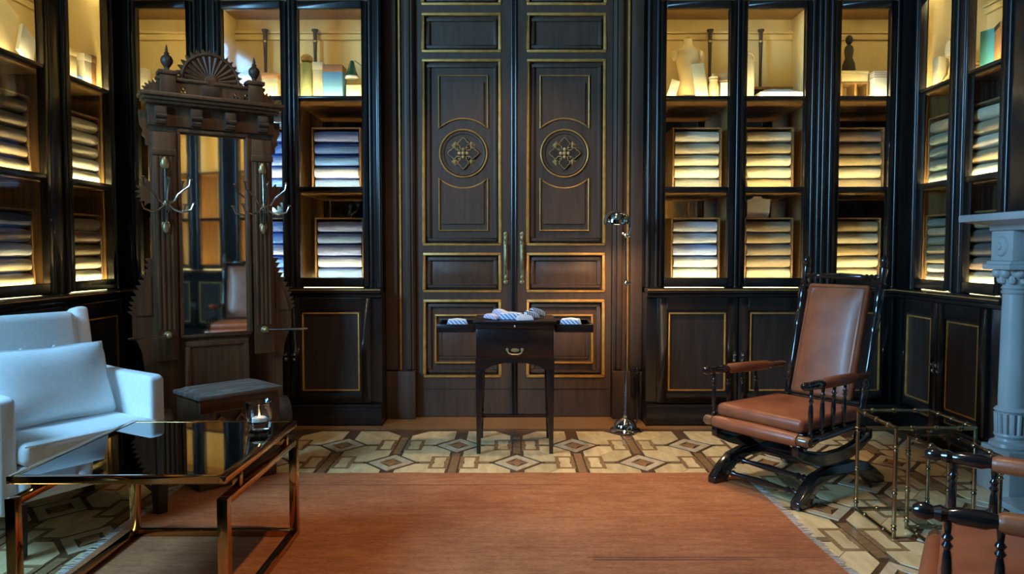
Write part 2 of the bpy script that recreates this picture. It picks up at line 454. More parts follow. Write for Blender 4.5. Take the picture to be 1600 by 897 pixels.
vbm = piece_mesh('parquet_band', [(-0.021, HY + 0.010), (0.021, HY + 0.010), (0.021, PY - HY - 0.010), (-0.021, PY - HY - 0.010)], M['floor_band'])
def rect(x0, x1, y0, y1): return [(x0, y0), (x1, y0), (x1, y1), (x0, y1)]
kl = piece_mesh('parquet_knot', rect(-0.133, -0.030, -0.118, 0.118), M['floor_band'], rect(-0.112, -0.051, -0.092, 0.092), 0.0006)
kr = piece_mesh('parquet_knot', rect(0.030, 0.133, -0.118, 0.118), M['floor_band'], rect(0.051, 0.112, -0.092, 0.092), 0.0006)
kd = piece_mesh('parquet_square', rect(-0.108, -0.055, -0.088, 0.088), M['floor_light'], None, 0.0004)
kd2 = piece_mesh('parquet_square', rect(0.055, 0.108, -0.088, 0.088), M['floor_light'], None, 0.0004)
def lay(me, x, y, name):
    o = bpy.data.objects.new(name, me); COL.objects.link(o); o.parent = floor; o.location = (x, y, 0); return o
RUGX0, RUGX1, RUGY1 = -1.60, 1.19, 3.785
def shown(x, y, r=0.22):
    if y < 2.35 or y > 4.80 or abs(x) > 2.45: return False
    if abs(x) > 0.78 * y + 0.25: return False
    return not (RUGX0 + r < x < RUGX1 - r and y < RUGY1 - r)
for j in range(-6, 4):
    y = FY + j * qy
    off = 0.0 if j % 2 == 0 else qx
    for i in range(-5, 6):
        x = FX + off + i * PX
        if shown(x, y, 0.17) and y < 4.65:
            lay(m_ring, x, y, 'parquet_diamond'); lay(m_star, x, y, 'parquet_star')
        for s in (1, -1):
            if shown(x + s * qx / 2, y, 0.1) and y < 4.70:
                o = lay(hbm, x, y, 'parquet_band'); o.scale = (s, 1, 1)
        if shown(x + qx, y, 0.15) and y < 4.62:
            for me, n in ((kl, 'parquet_knot'), (kr, 'parquet_knot'), (kd, 'parquet_square'), (kd2, 'parquet_square')):
                lay(me, x + qx, y, n)
        if shown(x, y + qy, 0.05) and y + PY < 4.85: lay(vbm, x, y, 'parquet_band')
        for sx in (1, -1):
            for sy in (1, -1):
                if j % 2: continue
                cxp, cyp = x + sx * qx / 2, y + sy * qy / 2
                if not shown(cxp, cyp, 0.2) or cyp > 4.66: continue
                for k in range(2): lay(MP[sx, sy, k], x, y, 'parquet_panel')
lay(piece_mesh('threshold_strip', rect(-0.85, 0.876, 4.742, 5.12), M['threshold'], None, 0.002), 0, 0, 'threshold_strip')
lay(piece_mesh('border_strip', rect(-2.45, -0.855, 4.742, 4.83), M['threshold'], None, 0.001), 0, 0, 'border_strip')
lay(piece_mesh('border_strip', rect(0.880, 2.48, 4.742, 4.83), M['threshold'], None, 0.001), 0, 0, 'border_strip')

# ---- rug
rug = MB()
nx, ny = 40, 46
vs = []; fs = []
RUGY0 = 0.55
for j in range(ny + 1):
    for i in range(nx + 1):
        x = RUGX0 + (RUGX1 - RUGX0) * i / nx; y = RUGY0 + (RUGY1 - RUGY0) * j / ny
        w = 0.006 * math.sin(3.1 * y) + 0.004 * math.sin(7.7 * y + 1)
        if i in (0, nx): x += w
        if j == ny: y += 0.004 * math.sin(9 * x) + 0.003 * math.sin(21 * x)
        vs.append((x, y, 0.0048 + 0.0006 * math.sin(5 * x + 2 * y) * math.sin(4 * y)))
for j in range(ny):
    for i in range(nx):
        a = j * (nx + 1) + i; fs.append((a, a + 1, a + nx + 2, a + nx + 1))
rug.add(vs, fs)
edge = [(i, 0) for i in range(nx + 1)] + [(nx, j) for j in range(1, ny + 1)] + [(i, ny) for i in range(nx - 1, -1, -1)] + [(0, j) for j in range(ny - 1, 0, -1)]
ei = [j * (nx + 1) + i for i, j in edge]
n0 = len(rug.v)
rug.v += [(rug.v[k][0], rug.v[k][1], 0.0008) for k in ei]
for a in range(len(ei)):
    b = (a + 1) % len(ei); rug.f.append((ei[a], n0 + a, n0 + b, ei[b]))
rug = rug.build('rug', M['rug'])
tag(rug, 'large rust orange wool rug covering the middle of the parquet floor', 'rug')
for y, x0, x1 in ((3.58, -1.2, 0.25), (2.72, 0.28, 1.17), (2.70, 0.30, 0.9)): box(x0, x1, y, y + 0.007, 0.0050, 0.0062).build('worn_weave_line', M['rugline'], rug)
fr = MB()
for k in range(330):
    y = RUGY0 + (RUGY1 - RUGY0) * (k + random.random()) / 330
    w = 0.006 * math.sin(3.1 * y) + 0.004 * math.sin(7.7 * y + 1)
    for X, s in ((RUGX0, -1), (RUGX1, 1)):
        l = random.uniform(0.018, 0.04); d = random.uniform(-0.012, 0.012)
        fr.tube([(X + w - s * 0.004, y, 0.004), (X + w + s * l * 0.5, y + d * 0.6, 0.004), (X + w + s * l, y + d, 0.0025)], 0.0022, 4)
tag(fr.build('fringe', M['fringe'], rug), 'pale knotted fringe', kind='stuff')

# ------------------------------------------------------------------ double door (two leaves) and casing
YD = 5.087
PAN = [(0.277, 0.816), (0.865, 1.137), (1.185, 2.446), (2.489, 2.753), (2.803, 3.22)]
PX0, PX1 = 0.088, 0.622
def frame_path(x0, x1, z0, z1, w, y0, y1, mb):
    mb.box(x0, x1, y0, y1, z0, z0 + w).box(x0, x1, y0, y1, z1 - w, z1)
    mb.box(x0, x0 + w, y0, y1, z0 + w, z1 - w).box(x1 - w, x1, y0, y1, z0 + w, z1 - w)
    return mb
def door_leaf(name, s):
    fr = MB()
    def bx(x0, x1, y0, y1, z0, z1, mb=fr):
        a, b = sorted((s * x0, s * x1)); mb.box(a, b, y0, y1, z0, z1)
    bx(0.004, PX0, 0, 0.06, 0.006, 3.32); bx(PX1, 0.668, 0, 0.06, 0.006, 3.32)
    zs = [0.006] + [v for p in PAN for v in p] + [3.32]
    for k in range(0, len(zs), 2): bx(PX0, PX1, 0, 0.06, zs[k], zs[k + 1])
    d = fr.build(name, M['door']); d['kind'] = 'structure'
    d.location = (CX, YD, 0)
    xa, xb = sorted((s * PX0, s * PX1))
    for k, (z0, z1) in enumerate(PAN):
        frame_path(xa, xb, z0, z1, 0.017, -0.006, 0.012, MB()).build('gilt_moulding', M['gilt'], d, bevel=0.004)
        p = MB().box(xa, xb, 0.030, 0.05, z0, z1)
        if k in (0, 1, 3, 4):
            st = frame_path(xa + 0.030, xb - 0.030, z0 + 0.030, z1 - 0.030, 0.022, 0.012, 0.035, MB())
            st.build('inner_moulding', M['door'], d, bevel=0.006)
        if k == 1:      # raised pyramid panel
            T = Matrix(((1, 0, 0, 0), (0, 0, -1, 0.030), (0, 1, 0, 0), (0, 0, 0, 1)))
            p.frust((xa + 0.06, xb - 0.06, z0 + 0.06, z1 - 0.06), (xa + 0.13, xb - 0.13, z0 + 0.115, z1 - 0.115), 0, 0.024, T)
        if k == 0:
            z_0, z_1 = 0.372, 0.712; x_0, x_1 = sorted((s * 0.205, s * 0.505))
            x_0 -= 0.04; x_1 += 0.04
            frame_path(x_0, x_1, z_0, z_1, 0.011, 0.010, 0.034, MB()).build('inner_gilt_bead', M['gilt'], d, bevel=0.003)
            frame_path(x_0 + 0.03, x_1 - 0.03, z_0 + 0.03, z_1 - 0.03, 0.02, 0.02, 0.034, MB()).build('inner_moulding', M['door'], d, bevel=0.005)
            box(x_0 + 0.05, x_1 - 0.05, 0.022, 0.034, z_0 + 0.05, z_1 - 0.05).build('centre_field', M['door_panel'], d, bevel=0.004)
        if k == 2:
            frame_path(xa + 0.030, xb - 0.030, z0 + 0.030, z1 - 0.030, 0.022, 0.012, 0.035, MB()).build('inner_moulding', M['door'], d, bevel=0.006)
            xc = s * 0.3455; zc = 1.815; hw = 0.166; R = 0.236; r0 = 0.161
            a0 = math.asin(hw / R)
            arc = [(xc + R * math.sin(t), zc + R * math.cos(t)) for t in [a0 - 2 * a0 * i / 14 for i in range(15)]]
            up = [(xc - hw, 2.339), (xc + hw, 2.339)] + arc
            dn = [(x, 2 * zc - z) for x, z in up]
            dn = [(x, 1.290 if abs(z - (2 * zc - 2.339)) < 1e-6 else z) for x, z in dn]
            for loop in (up, dn):
                cxl = xc; czl = sum(z for x, z in loop) / len(loop)
                MB().tube([(x, 0.022, z) for x, z in loop], 0.0055, 6, closed=True).build('inner_gilt_bead', M['gilt'], d)
                MB().plate([(cxl + (x - cxl) * 0.84, czl + (z - czl) * 0.84) for x, z in loop], 0.012, (), tr(0, 0.031, 0) @ UP).build('sunk_field', M['door_panel'], d)
            T = tr(xc, 0.030, zc) @ rot('X', 90)
            MB().lathe([(r0 - 0.03, 0.0), (r0 - 0.028, 0.008), (r0 - 0.012, 0.010), (r0 - 0.008, 0.0)], 40, T, cap=False).build('round_moulding', M['door'], d)
            MB().tube([(xc + r0 * math.cos(a), 0.022, zc + r0 * math.sin(a)) for a in [2 * PI * i / 40 for i in range(40)]], 0.0055, 6, closed=True).build('gilt_ring', M['gilt'], d)
            ro = MB().lathe([(0.062, 0), (0.055, 0.012), (0.02, 0.016)], 20, T).build('rosette', M['halldark'], d)
            for q in range(4):
                Q = T @ rot('Z', 90 * q)
                pet = [(0.016, 0.0), (0.030, 0.020), (0.046, 0.022), (0.054, 0.035), (0.072, 0.036), (0.082, 0.022), (0.092, 0.018), (0.107, 0.0), (0.092, -0.018), (0.082, -0.022), (0.072, -0.036), (0.054, -0.035), (0.046, -0.022), (0.030, -0.020)]
                MB().plate(pet, 0.014, (), Q @ tr(0, 0, 0.004)).build('petal', M['halldark'], ro)
                MB().tube([Q @ Vector((x, y, 0.019)) for x, y in pet[1:]], 0.0022, 5).build('petal_rim', M['oldgilt'], ro)
                Q2 = T @ rot('Z', 45 + 90 * q)
                MB().frust((0.062, 0.098, -0.020, 0.020), (0.0795, 0.0805, -0.0005, 0.0005), 0, 0.024, Q2).build('gilt_stud', M['oldgilt'], ro)
                MB().sphere(Q @ Vector((0.026, 0, 0.018)), 0.013, 10, (1, 1, 1)).build('gilt_bud', M['oldgilt'], ro)
                MB().tube([Q2 @ Vector((0.042 + 0.010 * math.cos(t), 0.010 * math.sin(t), 0.02)) for t in [i * PI / 5 for i in range(9)]], 0.0022, 5).build('scroll', M['oldgilt'], ro)
            MB().sphere(T @ Vector((0, 0, 0.022)), 0.015, 10).build('gilt_boss', M['oldgilt'], ro)
        p.build('door_panel', M['door_panel'] if k < 2 else M['door'], d)
    # brass handle plate
    xh = s * 0.0555
    hp = MB().box(xh - 0.013, xh + 0.013, -0.006, 0, 0.934, 1.265)
    for z in (0.934, 1.265): hp.lathe([(0.016, 0), (0.016, 0.006), (0.010, 0.009)], 14, tr(xh, 0, z) @ rot('X', 90))
    h = hp.build('handle_plate', M['oldbrass'], d, bevel=0.002)
    MB().sphere((xh, -0.008, 1.235), 0.015, 10, (1, 0.6, 1.5)).build('plate_boss', M['oldbrass'], h)
    MB().tube([(xh, -0.006, 1.205), (xh, -0.022, 1.19), (xh, -0.024, 1.10), (xh, -0.020, 1.04), (xh, -0.006, 1.022)], [0.009, 0.010, 0.008, 0.011, 0.009], 8).build('grip', M['oldbrass'], h)
    MB().sphere((xh, -0.007, 0.965), 0.013, 10, (1, 0.5, 1.6)).build('plate_boss', M['oldbrass'], h)
    if s < 0: box(xh - 0.0028, xh + 0.0028, -0.009, -0.005, 0.992, 1.012).build('keyhole', M['black'], h)
    MB().box(*sorted((s * 0.02, s * 0.64)), -0.004, 0.0, 0.20, 0.206).build('kick_line', M['door'], d)
    return d
d1 = door_leaf('door_1', -1); d2 = door_leaf('door_2', 1)
ast = MB().box(-0.017, 0.017, -0.010, 0, 0.01, 3.32).cyl((-0.013, -0.009, 0.01), (-0.013, -0.009, 3.32), 0.0055, None, 8).cyl((0.013, -0.009, 0.01), (0.013, -0.009, 3.32), 0.0055, None, 8)
ast.build('meeting_bead', M['case'], d1).location = (0.0, 0, 0)
for n, s in (('trim_1', -1), ('trim_2', 1)):
    c = MB()
    def bx(x0, x1, y0, y1, z0, z1): c.box(*sorted((CX + s * x0, CX + s * x1)), y0, y1, z0, z1)
    bx(0.672, 0.868, 5.06, 5.14, 0.004, 3.70); bx(0.700, 0.735, 5.035, 5.06, 0.34, 3.6); bx(0.790, 0.868, 5.02, 5.06, 0.34, 3.6)
    bx(0.672, 0.868, 5.012, 5.06, 0.004, 0.33)
    c.cyl((CX + s * 0.690, 5.055, 0.34), (CX + s * 0.690, 5.055, 3.6), 0.012, None, 8)
    t = struct(n, c, M['door'], bevel=0.004)
    x = CX + s * 0.772
    box(x - 0.006, x + 0.006, 5.045, 5.062, 0.335, 3.6).build('gilt_fillet', M['gilt'], t)
struct('trim_3', box(CX - 0.868, CX + 0.868, 5.03, 5.14, 3.33, 3.72), M['door'])

# ------------------------------------------------------------------ built-in glazed cases
ROWS = [(0.972, 1.538), (1.572, 2.143), (2.164, 2.725)]
SHELF = [0.945, 1.555, 2.157]
VF, VB = 0.08, 0.50
def case_unit(name, label, loc, rzdeg, W, panes, doors, backs=('mirror', 'mirror', 'gold'), part_top=False, knobs=True, group=None, u0=0.0, lights=True, mids=None):
    R = empty(name, loc, math.radians(rzdeg), label, 'display cabinet', group)
    b = MB().box(u0, W, 0.03, 0.56, 0.14, 0.872)
    b.box(u0, W, VB + 0.02, 0.56, 0.90, 3.70)                          # back of carcass
    b.box(u0, W, VF, 0.56, 2.80, 3.70)                                 # frieze
    b.box(u0, u0 + 0.035, VF, 0.56, 0.905, 2.80).box(W - 0.035, W, VF, 0.56, 0.905, 2.80)
    # face stiles between the glazed doors
    F = [(a - 0.036, c + 0.036) for a, c in panes]
    edges = [u0] + [v for f in F for v in f] + [W]
    for k in range(0, len(edges), 2):
        if edges[k + 1] - edges[k] > 0.004: b.box(edges[k], edges[k + 1], VF + 0.004, VF + 0.05, 0.905, 2.80)
    b.build('carcass', M['case'], R, bevel=0.003)
    pl = MB().box(u0, W, -0.008, 0.56, 0.003, 0.118).box(u0, W, -0.002, 0.5, 0.118, 0.138)
    pl.build('plinth', M['case'], R, bevel=0.006)
    MB().box(u0, W, -0.018, 0.12, 0.874, 0.905).build('ledge', M['case'], R, bevel=0.006)
    MB().box(u0, W, 0.006, 0.05, 0.845, 0.874).build('ledge_moulding', M['case'], R, bevel=0.008)
    # mouldings flanking wide stiles
    mo = MB()
    for k in range(0, len(edges), 2):
        a, c = edges[k], edges[k + 1]
        if c - a > 0.055:
            mo.cyl((a + 0.016, VF + 0.002, 0.908), (a + 0.016, VF + 0.002, 3.3), 0.013, None, 10)
            mo.cyl((c - 0.016, VF + 0.002, 0.908), (c - 0.016, VF + 0.002, 3.3), 0.013, None, 10)
        elif c - a > 0.02:
            mo.cyl(((a + c) / 2, VF + 0.001, 0.908), ((a + c) / 2, VF + 0.001, 3.3), 0.012, None, 10)
    if mo.v: mo.build('stile_bead', M['case'], R)
    # linings and partitions
    cuts = [u0 + 0.035] + (mids or [(F[i][1] + F[i + 1][0]) / 2 for i in range(len(F) - 1)]) + [W - 0.035]
    cells = list(zip(cuts[:-1], cuts[1:]))
    for i, c in enumerate(cuts):
        end = i in (0, len(cuts) - 1)
        zt = SHELF[2] - 0.022
        x0, x1 = (c, c + 0.016) if i == 0 else ((c - 0.016, c) if end else (c - 0.012, c + 0.012))
        box(x0, x1, VF + 0.05, VB, 0.93, zt).build('side_lining' if end else 'partition', M['warmwood'], R)
        if end: box(x0, x1, VF + 0.05, VB, SHELF[2], 2.785).build('gold_lining', M['gold'], R)
    for k in range(3):
        z = SHELF[k]
        box(cuts[0], cuts[-1], VF + 0.030, VB, z - 0.022, z).build('shelf', M['warmwood'], R)
        z1 = (SHELF + [2.80])[k + 1] - (0.022 if k < 2 else 0)
        box(cuts[0], cuts[-1], VB, VB + 0.014, z, z1).build('back_panel', M['gold'] if backs[k] == 'gold' else M['smokemirror'], R)
        if lights:
            for a, c in cells:
                box(a + 0.025, c - 0.025, VF + 0.034, VF + 0.048, z + 0.0005, z + 0.006).build('light_strip', M['ledfar' if backs[0] == 'gold' else ('led' if k == 2 else 'ledmid')], R)
    box(cuts[0], cuts[-1], VF + 0.05, VB, 2.785, 2.80).build('top_lining', M['warmwood'], R)
    if lights:
        MB().box(cuts[0], cuts[-1], VB - 0.035, VB, 2.680, 2.700).box(cuts[0], cuts[-1], VB - 0.02, VB, 2.640, 2.680).build('cove', M['gold'], R, bevel=0.005)
        for a, c in cells: box(a + 0.02, c - 0.02, VF + 0.055, VF + 0.075, 2.778, 2.784).build('light_strip', M['ledtop'], R)
    # glazed doors
    for a, c in panes:
        f = MB().box(a - 0.036, a, VF - 0.012, VF + 0.028, 0.912, 2.775).box(c, c + 0.036, VF - 0.012, VF + 0.028, 0.912, 2.775)
        f.box(a, c, VF - 0.012, VF + 0.028, 0.912, ROWS[0][0]).box(a, c, VF - 0.012, VF + 0.028, ROWS[2][1], 2.775)
        f.box(a, c, VF - 0.010, VF + 0.028, ROWS[0][1], ROWS[1][0]).box(a, c, VF - 0.010, VF + 0.028, ROWS[1][1], ROWS[2][0])
        d = f.build('glazed_door', M['case'], R, bevel=0.005)
        for z0, z1 in ROWS: box(a, c, VF + 0.012, VF + 0.016, z0, z1).build('pane', M['glass'], d)
    if lights:
        for a, c in panes: box(a + 0.01, c - 0.01, VF + 0.030, VF + 0.040, 0.9055, 0.908).build('light_strip', M['ledgeleak'], R)  # added glow strip imitating case light leaking under the glazed doors
    MB().box(u0, W, -0.0195, -0.0165, 0.893, 0.8985).build('ledge_glint_line', M['gilt'], R)  # gilt colour standing in for the streak of case light along the ledge
    # cupboard doors below
    for k, (a, c) in enumerate(doors):
        z0, z1 = 0.152, 0.842
        w = 0.062
        f = MB().box(a, a + w, 0.004, 0.03, z0, z1).box(c - w, c, 0.004, 0.03, z0, z1).box(a + w, c - w, 0.004, 0.03, z0, z0 + w).box(a + w, c - w, 0.004, 0.03, z1 - w - 0.02, z1)
        d = f.build('cupboard_door', M['case'], R, bevel=0.004)
        pa, pc, pz0, pz1 = a + w + 0.014, c - w - 0.014, z0 + w + 0.014, z1 - w - 0.034
        box(a + w, c - w, 0.020, 0.03, z0 + w, z1 - w - 0.02).build('panel', M['cpanel'], d)
        frame_path(pa, pc, pz0, pz1, 0.009, 0.010, 0.022, MB()).build('gilt_bead', M['gilt'], d, bevel=0.002)
        if knobs and len(doors) > 1:
            u = c - 0.022 if k % 2 == 0 else a + 0.022
            kb = MB().lathe([(0.006, 0), (0.005, 0.010), (0.011, 0.016), (0.010, 0.022), (0.004, 0.025)], 10, tr(u, 0.004, 0.475) @ rot('X', 90))
            kb.lathe([(0.006, 0), (0.005, 0.008), (0.009, 0.013), (0.003, 0.017)], 10, tr(u, 0.004, 0.440) @ rot('X', 90))
            kb.box(u - 0.007, u + 0.007, 0.000, 0.004, 0.425, 0.490)
            kb.build('knob', M['chrome'], d)
    return R

Y0 = 4.842
D2 = [(0.07, 0.596), (0.604, 1.13)]
UR = case_unit('display_cabinet', 'dark glazed two-door cabinet of white and tan cloth right of the double door', (CX + 0.87, Y0, 0), 0, 1.150, [(0.126, 0.542), (0.654, 1.038)], D2)
UL = case_unit('display_cabinet', 'dark glazed two-door cabinet of blue cloth left of the double door', (CX - 0.87 - 1.15, Y0, 0), 0, 1.150, [(0.112, 0.496), (0.608, 1.024)], [(0.02, 0.546), (0.554, 1.08)])
UR1 = case_unit('display_cabinet', 'dark glazed single-door corner cabinet behind the rocking chair', (CX + 2.0205, Y0, 0), 0, 0.97, [(0.114, 0.44)], [(0.03, 0.46)], knobs=False)
UL1 = case_unit('display_cabinet', 'dark glazed single-door corner cabinet behind the hallstand', (CX - 2.025 - 0.97, Y0, 0), 0, 0.97, [(0.53, 0.856)], [(0.50, 0.94)], knobs=False)
US = case_unit('display_cabinet', 'dark glazed cabinet on the right wall next to the marble fireplace', (CX + 2.49, Y0 - 0.022, 0), -90, 1.038, [(0.078, 0.403), (0.578, 0.863)], [(0.03, 0.456), (0.464, 0.91)], mids=[0.452])
UW = case_unit('display_cabinet', 'dark glazed cabinet on the left wall behind the white armchair', (CX - 2.49, Y0 - 1.392, 0), 90, 1.370, [(0.23, 0.64), (0.88, 1.295)], [(0.15, 0.70), (0.71, 1.30)])
# the far end of the room, seen in the hallstand's mirror
UF = case_unit('display_cabinet', 'dark glazed cabinet behind the camera, reflected at left in the hallstand mirror', (3.02, -2.44, 0), 180, 1.15, [(0.126, 0.542), (0.654, 1.038)], D2, backs=('gold', 'gold', 'gold'))
UG = case_unit('display_cabinet', 'dark glazed cabinet near the camera, reflected at right in the hallstand mirror', (CX + 2.49, 1.66, 0), -90, 2.36, [(0.13, 0.45), (0.64, 0.96), (1.28, 1.60), (1.80, 2.12)], [(0.07, 0.56), (0.57, 1.10), (1.14, 1.65), (1.66, 2.2)], backs=('gold', 'gold', 'gold'))
# chimney breast
struct('trim_4', MB().box(2.52, 3.08, 1.72, 3.78, 0, 3.72), M['case'])

# ------------------------------------------------------------------ cloth bolts in oak boxes
ORD = ['topmost', 'second from top', 'middle', 'second from bottom', 'lowest']
ORD7 = ['topmost', 'second from top', 'third from top', 'middle', 'third from bottom', 'second from bottom', 'lowest']
def bolt_mesh(seed, w=0.298, d=0.215, h=0.0755):
    r = random.Random(seed); n = 18; m = 9
    vs = []; fs = []
    for i in range(m + 1):
        u = i / m - 0.5
        endk = 1.0 - 0.10 * (abs(u) * 2) ** 10
        sag = 0.0018 * math.sin(5 * u + seed) * (1 - (2 * u) ** 2)
        for k in range(n):
            a = 2 * PI * k / n
            ca, sa = math.cos(a), math.sin(a)
            y = d / 2 * math.copysign(abs(ca) ** 0.42, ca)
            z = h / 2 * math.copysign(abs(sa) ** 0.62, sa)
            y += 0.002 * math.sin(3 * a + seed + 4 * u)
            vs.append((u * w, y * (1 - 0.01 * (abs(u) * 2) ** 6), z * endk + h / 2 + (sag if sa > 0 else 0)))
    for i in range(m):
        for k in range(n):
            k2 = (k + 1) % n; fs.append((i * n + k, i * n + k2, (i + 1) * n + k2, (i + 1) * n + k))
    fs += [tuple(range(n - 1, -1, -1)), tuple(m * n + k for k in range(n))]
    return MB().add(vs, fs).mesh('fabric_bolt', smooth=50)
BOLTS = [bolt_mesh(s) for s in range(4)]
for b_ in BOLTS: b_.materials.append(M['linen'])
CLOTH = {
    'sky blue': (0.24, 0.42, 1.0), 'cornflower blue': (0.13, 0.33, 1.0), 'steel blue': (0.10, 0.25, 0.85), 'pale blue': (0.46, 0.58, 1.0), 'lavender blue': (0.30, 0.42, 1.0),
    'cream': (0.70, 0.64, 0.48), 'white': (0.80, 0.79, 0.74), 'ivory': (0.72, 0.69, 0.58), 'oatmeal': (0.56, 0.50, 0.38), 'blue grey': (0.56, 0.62, 0.74),
    'tan': (0.46, 0.36, 0.21), 'brown': (0.26, 0.18, 0.11), 'taupe': (0.33, 0.26, 0.18), 'olive brown': (0.28, 0.22, 0.12), 'dark grey': (0.11, 0.10, 0.10), 'navy': (0.06, 0.09, 0.18),
    'grey': (0.34, 0.33, 0.32), 'sage green': (0.22, 0.27, 0.20), 'slate green': (0.13, 0.19, 0.17), 'checked cream': (0.60, 0.52, 0.36), 'mauve brown': (0.30, 0.21, 0.17),
}
CM = {}
def cloth(c):
    if c not in CM:
        a = CLOTH[c]
        if c == 'checked cream': CM[c] = stripes('cloth_check', a, (0.30, 0.26, 0.18), 30, 'X')
        else: CM[c] = mat('cloth_' + c.replace(' ', '_'), a, tuple(x * 0.86 for x in a), 40, (1, 3, 3), rough=0.92, bump=0.25, bscale=260, sheen=0.1)
    return CM[c]
def stack(R, u, row, cols, where, h=None, v=None, rise=0.40):
    """an open oak box on a shelf with a pile of cloth bolts; cols from the top down"""
    T0 = RZ(R)
    v = VF + (0.058 if R in (US, UW) else 0.150) if v is None else v
    z = SHELF[row] + 0.0005
    n = len(cols); bh = rise / n
    c = empty('cloth_box', T0 @ Vector((u, v + 0.125, z)), R.rotation_euler.z, 'open oak box of cloth bolts %s' % where, 'box', 'open oak cloth boxes')
    H = rise + 0.030; w = 0.166
    MB().box(-w, w, -0.125, 0.125, 0, 0.008).build('bottom_board', M['cubby'], c)
    MB().box(-w, w, -0.125, 0.125, H - 0.010, H).build('top_board', M['cubby'], c)
    for s in (-1, 1): MB().box(*sorted((s * w, s * (w - 0.010))), -0.125, 0.125, 0.008, H - 0.010).build('side_board', M['cubby'], c)
    MB().box(-w + 0.01, w - 0.01, 0.115, 0.125, 0.008, H - 0.010).build('back_board', M['cubby'], c)
    names = ORD if n == 5 else ORD7
    for k, col in enumerate(reversed(cols)):
        me = BOLTS[(k * 7 + len(where)) % 4]
        o = bpy.data.objects.new('fabric_bolt', me); COL.objects.link(o)
        o.location = T0 @ Vector((u + random.uniform(-0.004, 0.004), v + 0.108 + random.uniform(-0.004, 0.003), z + 0.0085 + k * bh))
        o.rotation_euler = (0, 0, R.rotation_euler.z + random.uniform(-0.012, 0.012))
        o.scale = (1, 1, bh / 0.0762)
        o.material_slots[0].link = 'OBJECT'; o.material_slots[0].material = cloth(col)
        tag(o, '%s bolt of cloth, %s %s' % (col, names[n - 1 - k], where), 'fabric bolt', 'bolts of cloth in the glazed cases')
uC, uB = 0.815, 0.305
stack(UL, uC, 1, ['lavender blue', 'steel blue', 'cornflower blue', 'pale blue', 'sky blue'], 'in the upper pile left of the door')
stack(UL, uC + 0.014, 0, ['lavender blue', 'sky blue', 'lavender blue', 'pale blue', 'sky blue'], 'in the lower pile left of the door')
stack(UL, uB, 1, ['sky blue', 'cornflower blue', 'sky blue', 'pale blue', 'cornflower blue'], 'in the upper pile beside the hallstand')
stack(UL, uB, 0, ['sky blue', 'cornflower blue', 'pale blue', 'cornflower blue', 'sky blue'], 'in the lower pile beside the hallstand')
stack(UR, 0.373, 1, ['ivory', 'oatmeal', 'cream', 'ivory', 'grey'], 'in the upper pile right of the door')
stack(UR, 0.368, 0, ['blue grey', 'blue grey', 'pale blue', 'blue grey', 'white'], 'in the lower pile right of the door')
stack(UR, 0.862, 1, ['cream', 'tan', 'cream', 'cream', 'tan'], 'in the upper pile, second right of the door')
stack(UR, 0.868, 0, ['taupe', 'tan', 'taupe', 'taupe', 'oatmeal'], 'in the lower pile, second right of the door')
stack(UR1, 0.325, 1, ['mauve brown', 'brown', 'tan', 'oatmeal', 'taupe'], 'in the upper pile behind the rocking chair')
stack(UR1, 0.315, 0, ['tan', 'cream', 'tan', 'cream', 'oatmeal'], 'in the lower pile behind the rocking chair')
stack(UL1, 0.680, 1, ['dark grey', 'oatmeal', 'grey', 'cream', 'oatmeal'], 'in the upper pile left behind the hallstand')
stack(UL1, 0.680, 0, ['cream', 'grey', 'oatmeal', 'grey', 'cream'], 'in the lower pile left behind the hallstand')
stack(US, 0.232, 1, ['tan', 'sage green', 'slate green', 'slate green', 'slate green'], 'in the upper pile in the right corner')
stack(US, 0.232, 0, ['slate green', 'tan', 'sage green', 'olive brown', 'olive brown', 'cream', 'taupe'], 'in the lower pile in the right corner')
stack(US, 0.645, 1, ['cream', 'tan', 'cream', 'tan', 'cream'], 'in the upper pile above the mantelpiece end')
stack(US, 0.645, 0, ['tan', 'dark grey', 'dark grey', 'mauve brown', 'cream'], 'in the lower pile level with the mantelpiece')
stack(UW, 0.450, 1, ['olive brown', 'taupe', 'olive brown', 'tan', 'olive brown'], 'in the upper pile at left image edge')
stack(UW, 0.455, 0, ['navy', 'taupe', 'blue grey', 'checked cream', 'tan'], 'in the lower pile at left image edge')
stack(UW, 1.135, 1, ['oatmeal', 'ivory', 'oatmeal', 'white', 'white'], 'in the upper pile, left wall second pane')
stack(UW, 1.135, 0, ['taupe', 'mauve brown', 'olive brown', 'cream', 'white'], 'in the lower pile, left wall second pane')

